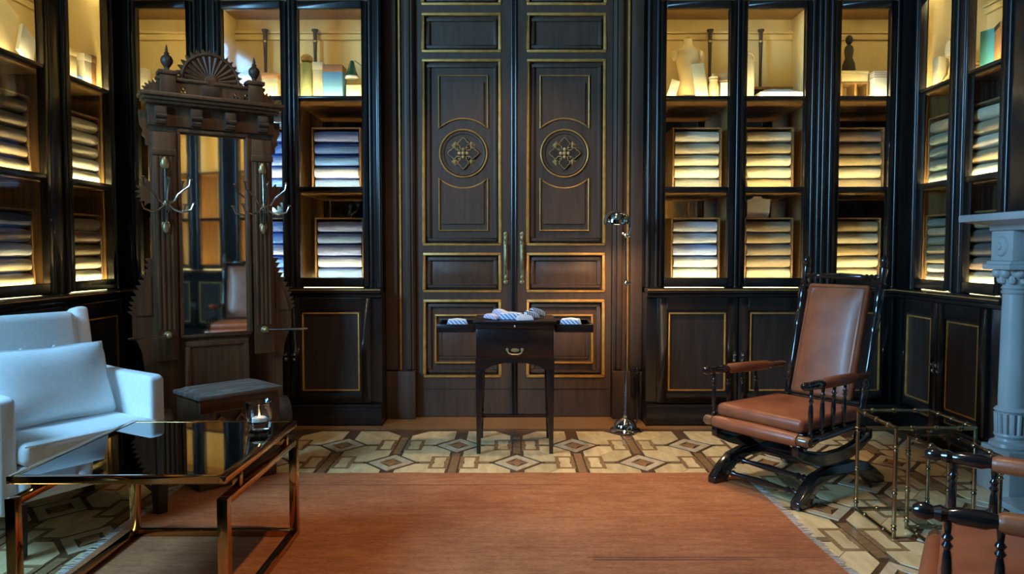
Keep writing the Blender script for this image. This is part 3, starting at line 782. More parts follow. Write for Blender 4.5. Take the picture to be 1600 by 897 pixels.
# ------------------------------------------------------------------ things on the top shelves
def put(R, u, v, name, label, cat, rz=0.0, row=2, dz=0.0005, group=None):
    return empty(name, RZ(R) @ Vector((u, v, SHELF[row] + dz)), R.rotation_euler.z + rz, label, cat, group)
def gift_box(R, u, v, w, d, h, m, label, rz=0.0, lid=True, name='storage_box', lidm=None):
    t = put(R, u, v, name, label, 'box', rz)
    box(-w / 2, w / 2, -d / 2, d / 2, 0, h * (0.8 if lid else 1)).build('box_body', m, t, bevel=0.002)
    if lid: box(-w / 2 - 0.002, w / 2 + 0.002, -d / 2 - 0.002, d / 2 + 0.002, h * 0.8, h).build('lid', lidm or m, t, bevel=0.002)
    return t
def leaning(R, u, v, w, h, m, label, tilt=12, lean=0.0, name='ledger', cat='book', th=0.022):
    t = put(R, u, v, name, label, cat)
    t.rotation_euler = (math.radians(-lean) if False else 0, 0, R.rotation_euler.z)
    T = rot('Y', tilt) @ rot('X', -10)
    if tilt >= 0: T = T @ tr(-w, 0, 0)
    MB().box(0, w, -th / 2, th / 2, 0, h, tr(w / 2 if tilt >= 0 else -w / 2, 0.0, 0.01) @ T).build('cover', m, t, bevel=0.002)
    MB().box(0.004, w - 0.004, -th / 2 + 0.004, th / 2 - 0.004, 0.004, h + 0.002, tr(w / 2 if tilt >= 0 else -w / 2, 0.0, 0.01) @ T).build('pages', M['ivory'], t)
    return t
# C pane, left of the door
v = put(UL, 0.622, 0.24, 'glass_vase', 'pale green frosted cylinder vase left of the blue box', 'vase')
MB().lathe([(0.040, 0), (0.046, 0.01), (0.046, 0.25), (0.042, 0.255), (0.040, 0.25), (0.040, 0.02)], 20, None).build('vase_body', M['palegreen'], v)
MB().sphere((0, 0, 0.285), 0.042, 14, (1, 1, 0.8)).build('vase_shadow_ball', M['beige'], v)  # brown ball in place of a rounded shadow above the vase
gift_box(UL, 0.706, 0.25, 0.068, 0.12, 0.255, M['cream'], 'upright cream box between green vase and blue box')
gift_box(UL, 0.808, 0.245, 0.130, 0.13, 0.235, M['blueb'], 'sky blue box with a lid beside the green lamp', lidm=M['brownb'])
l = put(UL, 0.950, 0.22, 'desk_lamp', 'small desk lamp with green bell shade on a cream block', 'lamp')
box(-0.050, 0.050, -0.05, 0.05, 0, 0.10).build('base', M['cream'], l, bevel=0.004)
MB().tube([(0.05, 0, 0.10), (0.055, 0, 0.14), (0.045, 0, 0.235), (0.0, 0, 0.27), (-0.020, 0, 0.262)], 0.005, 8).build('arm', M['oldbrass'], l)
MB().lathe([(0.012, 0.268), (0.018, 0.25), (0.030, 0.20), (0.044, 0.165), (0.041, 0.165), (0.028, 0.198), (0.012, 0.25)], 18, tr(-0.020, 0, 0), cap=False).build('lamp_shade', M['greeng'], l)
MB().lathe([(0.048, 0.150), (0.050, 0.158), (0.046, 0.166)], 18, tr(-0.020, 0, 0)).build('shade_lit_disc', M['whiteb'], l)  # white disc standing in for the lit underside of the shade
for R, u, w in ((UL, 0.627, 'behind the green vase left of the door'), (UL, 0.277, 'at the right of the hallstand crest'), (UR, 0.505, 'right of the dress form'), (UR, 0.861, 'left in the second pane right of the door')):
    p = put(R, u, 0.440, 'shelf_upright', 'slim dark turned shelf upright standing %s' % w, 'upright', group='slim uprights at the case backs')
    MB().lathe([(0.016, 0), (0.016, 0.02), (0.010, 0.03), (0.011, 0.30), (0.013, 0.42), (0.014, 0.45)], 12).build('shaft', M['halldark'], p)
    MB().lathe([(0.016, 0.45), (0.018, 0.455), (0.016, 0.462)], 12).build('ring', M['oldbrass'], p)
    MB().lathe([(0.013, 0.462), (0.014, 0.52), (0.022, 0.53), (0.024, 0.54)], 12).build('capital', M['halldark'], p)
# B pane
gift_box(UL, 0.165, 0.33, 0.17, 0.15, 0.225, M['brownb'], 'brown lidded box behind the hallstand crest')
gift_box(UL, 0.212, 0.20, 0.07, 0.08, 0.16, M['cream'], 'small cream box in front of the brown box')
gift_box(UL, 0.392, 0.22, 0.105, 0.10, 0.180, M['cream'], 'cream lidded box at the right edge behind the hallstand', lidm=M['orangeb'])
# A pane
v = put(UL1, 0.480, 0.25, 'glass_vase', 'grey frosted cylinder vase left behind the hallstand finial', 'vase')
MB().lathe([(0.044, 0), (0.050, 0.01), (0.050, 0.215), (0.046, 0.22), (0.044, 0.21), (0.044, 0.02)], 20).build('vase_body', M['palegrey'], v)
leaning(UL1, 0.585, 0.22, 0.07, 0.15, M['ivory'], 'small ivory card standing behind the hallstand finial', 0, name='card', cat='card', th=0.006)
# pane right of the door
t = put(UR, 0.310, 0.27, 'dress_form', 'cream tailor dress form with short neck right of the door', 'dress form')
tb = MB().lathe([(0.058, 0.045), (0.066, 0.08), (0.055, 0.16), (0.064, 0.24), (0.076, 0.30), (0.070, 0.345), (0.034, 0.375), (0.026, 0.39), (0.026, 0.425), (0.020, 0.432)], 20, Matrix.Diagonal((1.15, 0.8, 1, 1)))
tb.build('torso', M['linen'], t)
MB().lathe([(0.020, 0.425), (0.022, 0.435), (0.010, 0.447)], 14).build('neck_cap', M['beige'], t)
for s in (-1, 1): MB().sphere((s * 0.085, 0, 0.315), 0.034, 12, (0.9, 0.8, 1.1)).build('shoulder', M['linen'], t)
MB().lathe([(0.055, 0), (0.05, 0.012), (0.012, 0.02), (0.012, 0.05)], 16).build('stand', M['halldark'], t)
leaning(UR, 0.385, 0.165, 0.085, 0.235, M['cream'], 'cream board leaning in front of the dress form', -6, name='board', cat='board', th=0.010)
leaning(UR, 0.180, 0.20, 0.06, 0.13, M['ivory'], 'ivory booklet leaning at the left of the dress form', 18, name='booklet', cat='book', th=0.008)
v = put(UR, 0.468, 0.20, 'glass_jar', 'squat cream jar between dress form and flat cap', 'jar')
MB().lathe([(0.026, 0), (0.034, 0.01), (0.036, 0.09), (0.026, 0.125), (0.030, 0.135), (0.024, 0.145)], 18).build('jar_body', M['linen'], v)
MB().lathe([(0.031, 0.1455), (0.031, 0.155), (0.008, 0.165), (0.010, 0.178)], 14).build('lid', M['cream'], v)
gift_box(UR, 0.575, 0.26, 0.120, 0.14, 0.120, M['whiteb'], 'white box under the beige flat cap', lidm=M['whiteb'])
h = put(UR, 0.570, 0.255, 'flat_cap', 'beige felt flat cap lying on the white box', 'hat', dz=0.1215)
MB().lathe([(0.062, 0.0), (0.070, 0.012), (0.066, 0.05), (0.040, 0.075), (0.004, 0.082)], 20, Matrix.Diagonal((0.95, 0.95, 1, 1))).build('crown', M['beige'], h)
MB().plate([(0.07 * math.cos(a) * 0.9, -0.045 - 0.055 * math.sin(a)) for a in [PI * i / 10 for i in range(11)]], 0.006, (), tr(0, 0, 0.004)).build('brim', M['beige'], h)
# second pane right of the door
t = put(UR, 0.700, 0.26, 'domed_case', 'cream case with rounded top at the left of the second pane', 'case')
ar = [(-0.040, 0), (0.045, 0)] + [(0.0025 + 0.0425 * math.cos(a), 0.27 + 0.050 * math.sin(a)) for a in [PI * i / 12 for i in range(13)]]
MB().plate(ar, 0.10, (), tr(0, 0.05, 0) @ UP).build('case_body', M['ivory'], t, bevel=0.004)
MB().tube([(x * 1.0, -0.051, z) for x, z in ar[2:]], 0.004, 6).build('case_rib', M['cream'], t)
gift_box(UR, 0.920, 0.26, 0.300, 0.20, 0.052, M['whiteb'], 'low white box under the creased paper', lid=False)
t = put(UR, 0.925, 0.26, 'paper_sheaf', 'creased cream paper sheaf lying on the low white box', 'paper', dz=0.0525)
vs = []; fs = []
for j in range(5):
    for i in range(13):
        x = -0.14 + 0.28 * i / 12; y = -0.07 + 0.14 * j / 4
        z = 0.004 + 0.045 * math.exp(-((x + 0.06) / 0.05) ** 2) * (0.4 + 0.15 * j) + 0.018 * math.exp(-((x - 0.04) / 0.06) ** 2)
        vs.append((x, y, z))
for j in range(4):
    for i in range(12):
        a = j * 13 + i; fs.append((a, a + 1, a + 14, a + 13))
n_ = len(vs); vs += [(x, y, 0) for x, y, z in vs]
fs += [tuple(n_ + q for q in reversed(f)) for f in list(fs)]
rim = [i for i in range(13)] + [13 * j + 12 for j in range(1, 5)] + [52 + i for i in range(11, -1, -1)] + [13 * j for j in range(3, 0, -1)]
for a in range(len(rim)): fs.append((rim[a], rim[(a + 1) % len(rim)], n_ + rim[(a + 1) % len(rim)], n_ + rim[a]))
MB().add(vs, fs).build('sheet', M['ivory'], t)
t = put(UR, 0.905, 0.40, 'easel_frame', 'dark low picture frame behind the creased paper', 'picture frame')
frame_path(-0.17, 0.17, 0.0, 0.135, 0.016, -0.008, 0.008, MB()).build('frame', M['warmwood'], t)
box(-0.155, 0.155, 0.002, 0.006, 0.016, 0.119).build('picture', M['halldark'], t)
# third pane, behind the rocking chair
t = put(UR1, 0.27, 0.27, 'open_stand', 'small open wooden stand under the cream box and dark figure', 'stand')
for x in (-0.094, 0.0, 0.08): box(x, x + 0.014, -0.06, 0.06, 0, 0.112).build('post', M['warmwood'], t)
box(-0.096, 0.096, -0.065, 0.065, 0.112, 0.124).build('top', M['warmwood'], t)
t = put(UR1, 0.272, 0.27, 'storage_box', 'bright cream box on the open stand under the dark figure', 'box', dz=0.125)
box(-0.088, 0.088, -0.06, 0.06, 0, 0.062).build('box_body', M['cream'], t, bevel=0.002)
box(-0.091, 0.091, -0.063, 0.063, 0.062, 0.078).build('lid', M['cream'], t, bevel=0.002)
t = put(UR1, 0.245, 0.25, 'figurine', 'dark standing figurine on top of the cream box', 'figurine', dz=0.204)
MB().lathe([(0.045, 0), (0.040, 0.05), (0.024, 0.09), (0.030, 0.14), (0.026, 0.165), (0.010, 0.18)], 16).build('robe', M['black'], t)
MB().sphere((0, 0, 0.212), 0.030, 12, (0.8, 0.8, 1.1)).build('head', M['black'], t)
t = put(UR1, 0.424, 0.20, 'ribbed_canister', 'ribbed pale canister standing right of the open stand', 'canister')
MB().box(-0.050, 0.050, -0.04, 0.04, 0, 0.19).build('canister_body', M['ivory'], t, bevel=0.010, seg=3)
for z in (0.145, 0.160, 0.174): MB().box(-0.052, 0.052, -0.042, 0.042, z, z + 0.005).build('rib', M['beige'], t, bevel=0.002)
gift_box(UR1, 0.525, 0.26, 0.070, 0.14, 0.20, M['brownb'], 'reddish brown box at the right of the ribbed canister', lidm=M['warmwood'])
# right wall
gift_box(US, 0.090, 0.185, 0.060, 0.05, 0.205, M['cream'], 'cream box left of the round clock in the right corner', lid=False)
t = put(US, 0.192, 0.20, 'table_clock', 'round table clock on a splayed gilt foot in the right corner', 'clock')
MB().lathe([(0.050, 0), (0.060, 0.006), (0.060, 0.022), (0.052, 0.026)], 24, tr(0, 0.012, 0.235) @ rot('X', 90)).build('clock_case', M['oldgilt'], t)
MB().lathe([(0.048, 0), (0.046, 0.002)], 24, tr(0, -0.0145, 0.235) @ rot('X', 90)).build('dial', M['cream'], t)
MB().lathe([(0.012, 0.06), (0.018, 0.10), (0.010, 0.13), (0.016, 0.176)], 12).build('stem', M['oldgilt'], t)
for s in (-60, 60, 180): MB().tube([rot('Z', s) @ Vector(p) for p in ((0, 0, 0.085), (0, -0.04, 0.05), (0, -0.065, 0.010))], [0.012, 0.010, 0.013], 8).build('foot', M['oldgilt'], t)
t = put(US, 0.585, 0.215, 'propped_book', 'teal and amber book standing open above the mantelpiece', 'book')
for s, m in ((-1, M['tealb']), (1, M['orangeb'])):
    MB().box(-0.0005 if s > 0 else -0.09, 0.115 if s > 0 else -0.0005, -0.006, 0.006, 0.0, 0.245, rot('Z', 20 * -s) @ tr(0, 0, 0)).build('cover', m, t, bevel=0.002)
MB().box(0.0, 0.112, -0.008, 0.008, 0.222, 0.247, rot('Z', -20)).build('dark_band', M['halldark'], t)
t = put(US, 0.440, 0.20, 'basket', 'small brown wicker basket left of the teal book', 'basket')
MB().lathe([(0.030, 0), (0.042, 0.08), (0.046, 0.085), (0.040, 0.085), (0.028, 0.006)], 16).build('basket_body', M['beige'], t)
for z in (0.02, 0.04, 0.06, 0.08): MB().tube([((0.034 + z * 0.13) * math.cos(a), (0.034 + z * 0.13) * math.sin(a), z) for a in [2 * PI * i / 18 for i in range(18)]], 0.004, 6, closed=True).build('weave_ring', M['warmwood'], t)
# left wall
leaning(UW, 0.545, 0.26, 0.17, 0.34, M['cream'], 'tall cream ledger leaning over in the left case', 28, th=0.05)
leaning(UW, 0.640, 0.18, 0.13, 0.19, M['whiteb'], 'white folder leaning in front of the cream ledger', 30, name='folder', cat='folder', th=0.02)
t = put(UW, 0.36, 0.24, 'glass_vase', 'pale blue vase cut by the left picture edge', 'vase')
MB().lathe([(0.04, 0), (0.062, 0.05), (0.058, 0.16), (0.035, 0.22), (0.042, 0.25)], 18).build('vase_body', mat('pale_blue_glaze', (0.45, 0.58, 0.66), None, 4, rough=0.2), t)
gift_box(UW, 1.065, 0.185, 0.070, 0.06, 0.200, M['cream'], 'tall cream box at the left of the blue carton')
gift_box(UW, 1.140, 0.185, 0.050, 0.05, 0.060, mat('royal_blue_board', (0.10, 0.22, 0.62), None, 6, rough=0.5), 'tiny royal blue carton on the left wall shelf', lid=False)
gift_box(UW, 1.222, 0.185, 0.075, 0.06, 0.210, M['ivory'], 'upright ivory box right of the blue carton')
gift_box(UW, 1.288, 0.185, 0.045, 0.06, 0.220, M['brownb'], 'reddish brown box at the corner end of the left wall shelf', lidm=M['warmwood'])
# white tag folder on the lower box, second pane right of the door
t = empty('card_folder', RZ(UR) @ Vector((0.795, VF + 0.158, SHELF[0] + 0.0005 + 0.4305)), 0, 'white tabbed card folder standing on the lower tan cloth box', 'folder')
MB().plate([(-0.075, 0), (0.06, 0), (0.075, 0.03), (0.08, 0.125), (0.03, 0.13), (0.02, 0.145), (-0.03, 0.145), (-0.04, 0.13), (-0.075, 0.12)], 0.012, (), tr(0, 0.012, 0) @ UP).build('card', M['whiteb'], t)
MB().plate([(-0.070, 0), (0.08, 0), (0.098, 0.13), (-0.07, 0.12)], 0.008, (), tr(0, 0.030, 0) @ UP).build('backing_card', M['brownb'], t)

# ------------------------------------------------------------------ hallstand with mirror
HS = empty('hallstand', (-1.665, 4.185, 0), math.radians(34.6), 'tall carved walnut hallstand with mirror, coat hooks and sunburst crest', 'hallstand')
def wedge_arc(cx, cz, r0, r1, a0, a1, n):      # toothed arc outline (degrees)
    pts = []
    for i in range(n):
        t0 = math.radians(a0 + (a1 - a0) * i / n); t1 = math.radians(a0 + (a1 - a0) * (i + 0.5) / n); t2 = math.radians(a0 + (a1 - a0) * (i + 1) / n)
        pts += [(cx + r0 * math.cos(t0), cz + r0 * math.sin(t0)), (cx + r1 * math.cos(t1), cz + r1 * math.sin(t1))]
    pts.append((cx + r0 * math.cos(t2), cz + r0 * math.sin(t2)))
    return pts
# back board: frame round the mirror
bk = MB().box(-0.325, -0.175, 0.02, 0.06, 0.0, 1.80).box(0.175, 0.325, 0.02, 0.06, 0.0, 1.80)
bk.box(-0.175, 0.175, 0.02, 0.06, 0.0, 0.68).box(-0.325, 0.325, 0.02, 0.06, 1.79, 1.96)
bk.build('back_board', M['hall'], HS, bevel=0.003)
mf = MB()
frame_path(-0.190, 0.190, 0.665, 1.815, 0.016, 0.004, 0.03, mf)
mf.build('mirror_frame', M['hall'], HS, bevel=0.005)
box(-0.176, 0.176, 0.030, 0.034, 0.679, 1.801).build('mirror', M['mirror'], HS)
for s in (-1, 1):
    p = MB().box(*sorted((s * 0.205, s * 0.318)), -0.004, 0.02, 0.55, 1.79)
    q = p.build('pilaster', M['hall'], HS, bevel=0.003)
    for k in range(4):
        x = s * (0.225 + 0.024 * k)
        MB().cyl((x, -0.004, 0.72), (x, -0.004, 1.66), 0.008, None, 6).build('reed', M['hall'], q)
    MB().box(*sorted((s * 0.200, s * 0.323)), -0.012, 0.02, 1.665, 1.70).build('capital_band', M['hall'], q, bevel=0.004)
    # lower wing with saw-tooth edge
    w = [(0.318, 1.115)]
    n = 11
    pts = [(0.330, 1.11), (0.348, 1.03), (0.385, 0.95), (0.418, 0.87), (0.428, 0.80)]
    def along(t):
        f = t * (len(pts) - 1); i = min(int(f), len(pts) - 2); f -= i
        return (pts[i][0] + (pts[i + 1][0] - pts[i][0]) * f, pts[i][1] + (pts[i + 1][1] - pts[i][1]) * f)
    for i in range(n):
        a = along(i / n); b = along((i + 0.45) / n)
        w += [a, (b[0] + 0.026, b[1] + 0.012)]
    w += [(0.428, 0.80), (0.428, 0.69), (0.405, 0.655), (0.385, 0.60), (0.372, 0.50), (0.370, 0.0), (0.318, 0.0)]
    MB().plate([(s * x, z) for x, z in w], 0.026, (), tr(0, 0.05, 0) @ UP).build('side_wing', M['hall'], HS)
    wp = MB()
    wp.plate([(s * x, z) for x, z in [(0.335, 1.02), (0.362, 0.96), (0.398, 0.87), (0.408, 0.80), (0.335, 0.80)]], 0.006, (), tr(0, 0.023, 0) @ UP)
    wp.build('wing_panel', M['hall'], HS)
    # fan bracket half way up
    fan = [(s * 0.318, 1.40)] + [(s * x, z) for x, z in wedge_arc(0.320, 1.465, 0.058, 0.082, -75, 80, 7)] + [(s * 0.318, 1.535)]
    MB().plate(fan, 0.020, (), tr(0, 0.045, 0) @ UP).build('fan_bracket', M['hall'], HS)
    # drop ornament under the cornice
    dr = [(0.325, 1.90), (0.375, 1.90), (0.372, 1.83), (0.356, 1.80), (0.362, 1.77), (0.345, 1.755), (0.345, 1.72), (0.325, 1.715)]
    MB().plate([(s * x, z) for x, z in dr], 0.026, (), tr(0, 0.046, 0) @ UP).build('drop_bracket', M['hall'], HS)
# panel under the mirror
pn = frame_path(-0.172, 0.172, 0.10, 0.645, 0.028, 0.006, 0.025, MB())
pn.build('lower_panel_frame', M['hall'], HS, bevel=0.004)
box(-0.145, 0.145, 0.014, 0.022, 0.13, 0.618).build('lower_panel', M['hall'], HS)
# frieze, corbels, cornice
box(-0.335, 0.335, 0.0, 0.06, 1.825, 1.94).build('frieze', M['hall'], HS, bevel=0.003)
for x in (-0.275, -0.095, 0.085, 0.265):
    c = box(x - 0.030, x + 0.030, -0.035, 0.0, 1.83, 1.925).build('corbel', M['halldark'], HS, bevel=0.006)
    MB().cyl((x - 0.028, -0.034, 1.872), (x + 0.028, -0.034, 1.872), 0.014, None, 10).build('corbel_roll', M['halldark'], c)
    MB().cyl((x - 0.022, -0.026, 1.845), (x + 0.022, -0.026, 1.845), 0.012, None, 10).build('corbel_roll', M['halldark'], c)
co = MB().box(-0.352, 0.352, -0.050, 0.065, 1.935, 1.952).box(-0.366, 0.366, -0.066, 0.068, 1.952, 1.970).box(-0.378, 0.378, -0.080, 0.070, 1.970, 1.992)
co.build('cornice', M['hall'], HS, bevel=0.006)
# pierced crest
def trefoil(cx, cz, r, half=0):
    out = []
    for k, a in enumerate((90, 210, 330)):
        ang = math.radians(a); ox, oz = cx + r * 0.85 * math.cos(ang), cz + r * 0.85 * math.sin(ang)
        out.append([(ox + r * 0.62 * math.cos(t), oz + r * 0.62 * math.sin(t)) for t in [2 * PI * i / 10 for i in range(10)]])
    return out
crest = [(-0.285, 1.992), (0.285, 1.992), (0.285, 2.020), (0.275, 2.075), (-0.275, 2.075), (-0.285, 2.020)]
holes = []
for x in (-0.150, 0.125, 0.185): holes += trefoil(x, 2.026, 0.013)
MB().plate(crest, 0.030, holes, tr(0, 0.045, 0) @ UP).build('pierced_crest', M['hall'], HS)
MB().box(-0.290, 0.290, 0.002, 0.058, 2.072, 2.090).build('crest_rail', M['hall'], HS, bevel=0.005)
box(-0.060, 0.040, 0.006, 0.02, 2.000, 2.068).build('crest_tablet', M['halldark'], HS, bevel=0.004)
fanp = wedge_arc(-0.010, 2.088, 0.150, 0.183, -2, 182, 17)
sb = MB().plate(fanp, 0.026, (), tr(0, 0.044, 0) @ UP).build('sunburst', M['hall'], HS)
MB().tube([(-0.010 + 0.150 * math.cos(t), 0.014, 2.090 + 0.150 * math.sin(t)) for t in [PI * i / 24 for i in range(25)]], 0.009, 8).build('sunburst_rim', M['hall'], sb)
for k in range(13):
    a = PI * (k + 0.5) / 13
    MB().tube([(-0.010 + 0.035 * math.cos(a), 0.016, 2.090 + 0.035 * math.sin(a)), (-0.010 + 0.138 * math.cos(a), 0.016, 2.090 + 0.138 * math.sin(a))], [0.005, 0.012], 6).build('ray', M['hall'], sb)
MB().lathe([(0.036, 0), (0.030, 0.014), (0.005, 0.018)], 16, tr(-0.010, 0.018, 2.094) @ rot('X', 90)).build('hub', M['hall'], sb)
for s in (-1, 1):
    x = s * 0.232
    b = MB().box(x - 0.040, x + 0.040, -0.010, 0.060, 1.992, 2.100).box(x - 0.050, x + 0.050, -0.020, 0.064, 2.100, 2.122)
    b = b.build('finial_block', M['hall'], HS, bevel=0.005)
    MB().lathe([(0.022, 2.122), (0.014, 2.132), (0.013, 2.140), (0.030, 2.165), (0.033, 2.180), (0.026, 2.198), (0.010, 2.210), (0.014, 2.218), (0.007, 2.226), (0.008, 2.232), (0.002, 2.262)], 14, tr(x, 0.022, 0)).build('urn_finial', M['halldark'], b)
    acr = [(s * 0.275, 1.992)] + [(s * xx, z) for xx, z in wedge_arc(0.285, 1.992, 0.060, 0.080, 4, 100, 6)] + [(s * 0.270, 2.050)]
    MB().plate(acr, 0.024, (), tr(0, 0.04, 0) @ UP).build('fan_corner', M['hall'], HS)
# brass coat hooks
for s in (-1, 1):
    x = s * 0.260; z0, z1 = 1.262, 1.650
    hk = MB().tube([(x, -0.022, z0 + 0.04), (x, -0.034, 1.34), (x, -0.036, 1.44), (x, -0.034, 1.54), (x, -0.022, z1 - 0.06)], 0.008, 8)
    h = hk.build('coat_hook', M['nickel'], HS)
    for z, d in ((z1 - 0.025, 1), (z0 + 0.015, -1)):
        MB().sphere((x, -0.014, z), 0.022, 10, (0.8, 0.5, 1.5)).build('leaf_boss', M['oldbrass'], h)
        for a in (-1, 1): MB().sphere((x + a * 0.012, -0.014, z - d * 0.012), 0.013, 8, (0.8, 0.5, 1.5)).build('leaf', M['oldbrass'], h)
    MB().sphere((x, -0.040, 1.410), 0.014, 10).build('hub', M['oldbrass'], h)
    for a in (-1, 0, 1):
        dx = a * 1.30; dy = -0.45 if a else -1.0
        up = [(0.0, 0.0, 1.365), (0.030, 0.0, 1.385), (0.045, 0, 1.42), (0.085, 0, 1.465), (0.090, 0, 1.500)]
        dn = [(0.0, 0.0, 1.370), (0.030, 0.0, 1.335), (0.055, 0, 1.322), (0.090, 0, 1.338), (0.100, 0, 1.372)]
        for pth, nm in ((up, 'upper_arm'), (dn, 'lower_arm')):
            P = [(x + dx * q, -0.036 + dy * q * (1 if a else 0.8), z + 0.035) for q, _, z in pth]
            m_ = MB().tube(P, [0.007, 0.006, 0.006, 0.0055, 0.0055], 8)
            m_.sphere((P[-1][0], P[-1][1], P[-1][2] + 0.004), 0.010, 8, (1.3, 1.3, 0.6))
            m_.build(nm, M['nickel'], h)
    # umbrella rail
    r = MB().sphere((x, -0.030, 0.690), 0.020, 12).build('umbrella_rail', M['oldbrass'], HS)
    MB().lathe([(0.022, 0), (0.020, 0.008), (0.010, 0.016)], 14, tr(x, -0.004, 0.690) @ rot('X', 90)).build('rosette', M['oldbrass'], r)
    MB().tube([(x + s * 0.010, -0.034, 0.690), (x + s * 0.10, -0.075, 0.690), (x + s * 0.185, -0.115, 0.692), (x + s * 0.215, -0.125, 0.694)], [0.009, 0.006, 0.008, 0.004], 8).build('rail_arm', M['nickel'], r)
# plinth and glove chest
MB().box(-0.40, 0.40, -0.12, 0.10, 0.0, 0.10).build('plinth', M['halldark'], HS, bevel=0.008)
for s in (-1, 1):     # scrolled feet beside the chest
    sc = MB().cyl((s * 0.315 - 0.045, -0.085, 0.20), (s * 0.315 + 0.045, -0.085, 0.20), 0.105, None, 20)
    sc.build('side_scroll', M['halldark'], HS, bevel=0.008)
    MB().box(s * 0.33 - 0.05, s * 0.33 + 0.05, -0.20, -0.02, 0.0, 0.085).build('foot_block', M['halldark'], HS, bevel=0.01)


# ------------------------------------------------------------------ low carved chest beside the hallstand
HC = empty('storage_chest', (-1.314, 3.585, 0.0064), math.radians(46.5), 'low carved walnut chest standing between armchair and hallstand', 'chest')
x0, x1, y0, y1 = -0.200, 0.200, 0.012, 0.285
ch = frame_path(x0, x1, 0.10, 0.440, 0.065, y0, y0 + 0.03, MB())
ch.box(x0, x0 + 0.03, y0 + 0.03, y1, 0.10, 0.44).box(x1 - 0.03, x1, y0 + 0.03, y1, 0.10, 0.44).box(x0, x1, y0 + 0.03, y1, 0.0, 0.10).box(x0 + 0.03, x1 - 0.03, y0 + 0.03, y1, 0.42, 0.44)
c = ch.build('chest_body', M['hall'], HC, bevel=0.004)
box(x0 - 0.016, x1 + 0.016, y0 - 0.018, y1 + 0.004, 0.440, 0.462).build('chest_lid', M['wornlid'], c, bevel=0.006)
MB().frust((x0 + 0.012, x1 - 0.012, y0 + 0.010, y1 - 0.012), (x0 + 0.030, x1 - 0.030, y0 + 0.028, y1 - 0.030), 0.462, 0.474).build('lid_field', M['wornlid'], c, bevel=0.003)
box(x0 + 0.06, x1 - 0.06, y0 + 0.018, y0 + 0.025, 0.16, 0.38).build('carved_panel', M['halldark'], c)
frame_path(x0 + 0.066, x1 - 0.066, 0.163, 0.377, 0.006, y0 + 0.006, y0 + 0.02, MB()).build('panel_bead', M['armwood'], c)
for k in range(3):
    x = x0 + 0.105 + k * 0.10
    T = tr(x, y0 + 0.018, 0.27) @ UP
    MB().plate([(-0.048, -0.08), (-0.048, 0.02), (-0.02, 0.065), (0, 0.085), (0.02, 0.065), (0.048, 0.02), (0.048, -0.08), (0.040, -0.08), (0.040, 0.018), (0, 0.07), (-0.040, 0.018), (-0.040, -0.08)], 0.010, (), T).build('carved_arch', M['armwood'], c)
    for a in range(5):
        Q = T @ tr(0, 0.0, 0) @ rot('Z', 36 * a - 72)
        MB().plate([(-0.006, 0.012), (0, 0.042), (0.006, 0.012), (0, 0.004)], 0.006, (), Q).build('carved_leaf', M['armwood'], c)

# ------------------------------------------------------------------ small dark writing stand with open trays
TB = empty('writing_stand', (0.0165, 4.145, 0), 0, 'small dark mahogany stand with two open side trays before the door', 'table')
W2 = 0.222
top = MB().box(-W2 + 0.004, W2 - 0.004, 0.0, 0.40, 0.545, 0.715)
top.build('case_body', M['mahog'], TB, bevel=0.003)
box(-W2 - 0.012, W2 + 0.012, -0.014, 0.41, 0.745, 0.757).build('top_board', M['mahog'], TB, bevel=0.004)
box(-W2, W2, -0.004, 0.40, 0.715, 0.745).build('upper_rail', M['mahog'], TB, bevel=0.002)
dr = box(-W2 + 0.010, W2 - 0.010, -0.006, 0.02, 0.555, 0.708).build('drawer', M['mahog'], TB, bevel=0.004)
for s in (-1, 1): MB().lathe([(0.011, 0), (0.009, 0.006), (0.004, 0.016)], 12, tr(s * 0.042, -0.006, 0.596) @ rot('X', 90)).build('handle_rose', M['oldbrass'], dr)
MB().plate([(0.018 * math.cos(a) * 1.3, 0.011 * math.sin(a)) for a in [2 * PI * i / 14 for i in range(14)]], 0.003, (), tr(0, -0.006, 0.594) @ UP).build('escutcheon', M['oldbrass'], dr)
MB().tube([(-0.042, -0.020, 0.594), (-0.036, -0.024, 0.580), (-0.020, -0.026, 0.572), (0.020, -0.026, 0.572), (0.036, -0.024, 0.580), (0.042, -0.020, 0.594)], 0.0042, 8).build('bail_handle', M['oldbrass'], dr)
MB().sphere((0, -0.004, 0.728), 0.007, 8).build('lock_stud', M['oldbrass'], TB)
ap = [(-W2, 0.545), (-W2, 0.42)] + [(-W2 + 0.05, 0.42), (-W2 + 0.05, 0.488), (-W2 + 0.085, 0.505), (-0.06, 0.522), (0.06, 0.522), (W2 - 0.085, 0.505), (W2 - 0.05, 0.488), (W2 - 0.05, 0.42), (W2, 0.42), (W2, 0.545)]
ap = [(-W2, 0.546), (-W2, 0.480), (-W2 + 0.055, 0.480), (-W2 + 0.09, 0.503), (-0.06, 0.520), (0.06, 0.520), (W2 - 0.09, 0.503), (W2 - 0.055, 0.480), (W2, 0.480), (W2, 0.546)]
MB().plate(ap, 0.016, (), tr(0, 0.016, 0) @ UP).build('apron', M['mahog'], TB)
box(-W2, W2, 0.384, 0.40, 0.50, 0.546).build('rear_apron', M['mahog'], TB)
for sx in (-1, 1):
    for y in (0.022, 0.378):
        xo = sx * (W2 - 0.022)
        MB().frust((xo + sx * 0.006 - 0.011, xo + sx * 0.006 + 0.011, y - 0.011, y + 0.011), (xo - 0.022, xo + 0.022, y - 0.022, y + 0.022), 0.0, 0.546).build('leg', M['mahog'], TB, bevel=0.002)
    MB().box(sx * (W2 - 0.026) - 0.008, sx * (W2 - 0.026) + 0.008, 0.03, 0.37, 0.172, 0.188).build('side_stretcher', M['mahog'], TB)
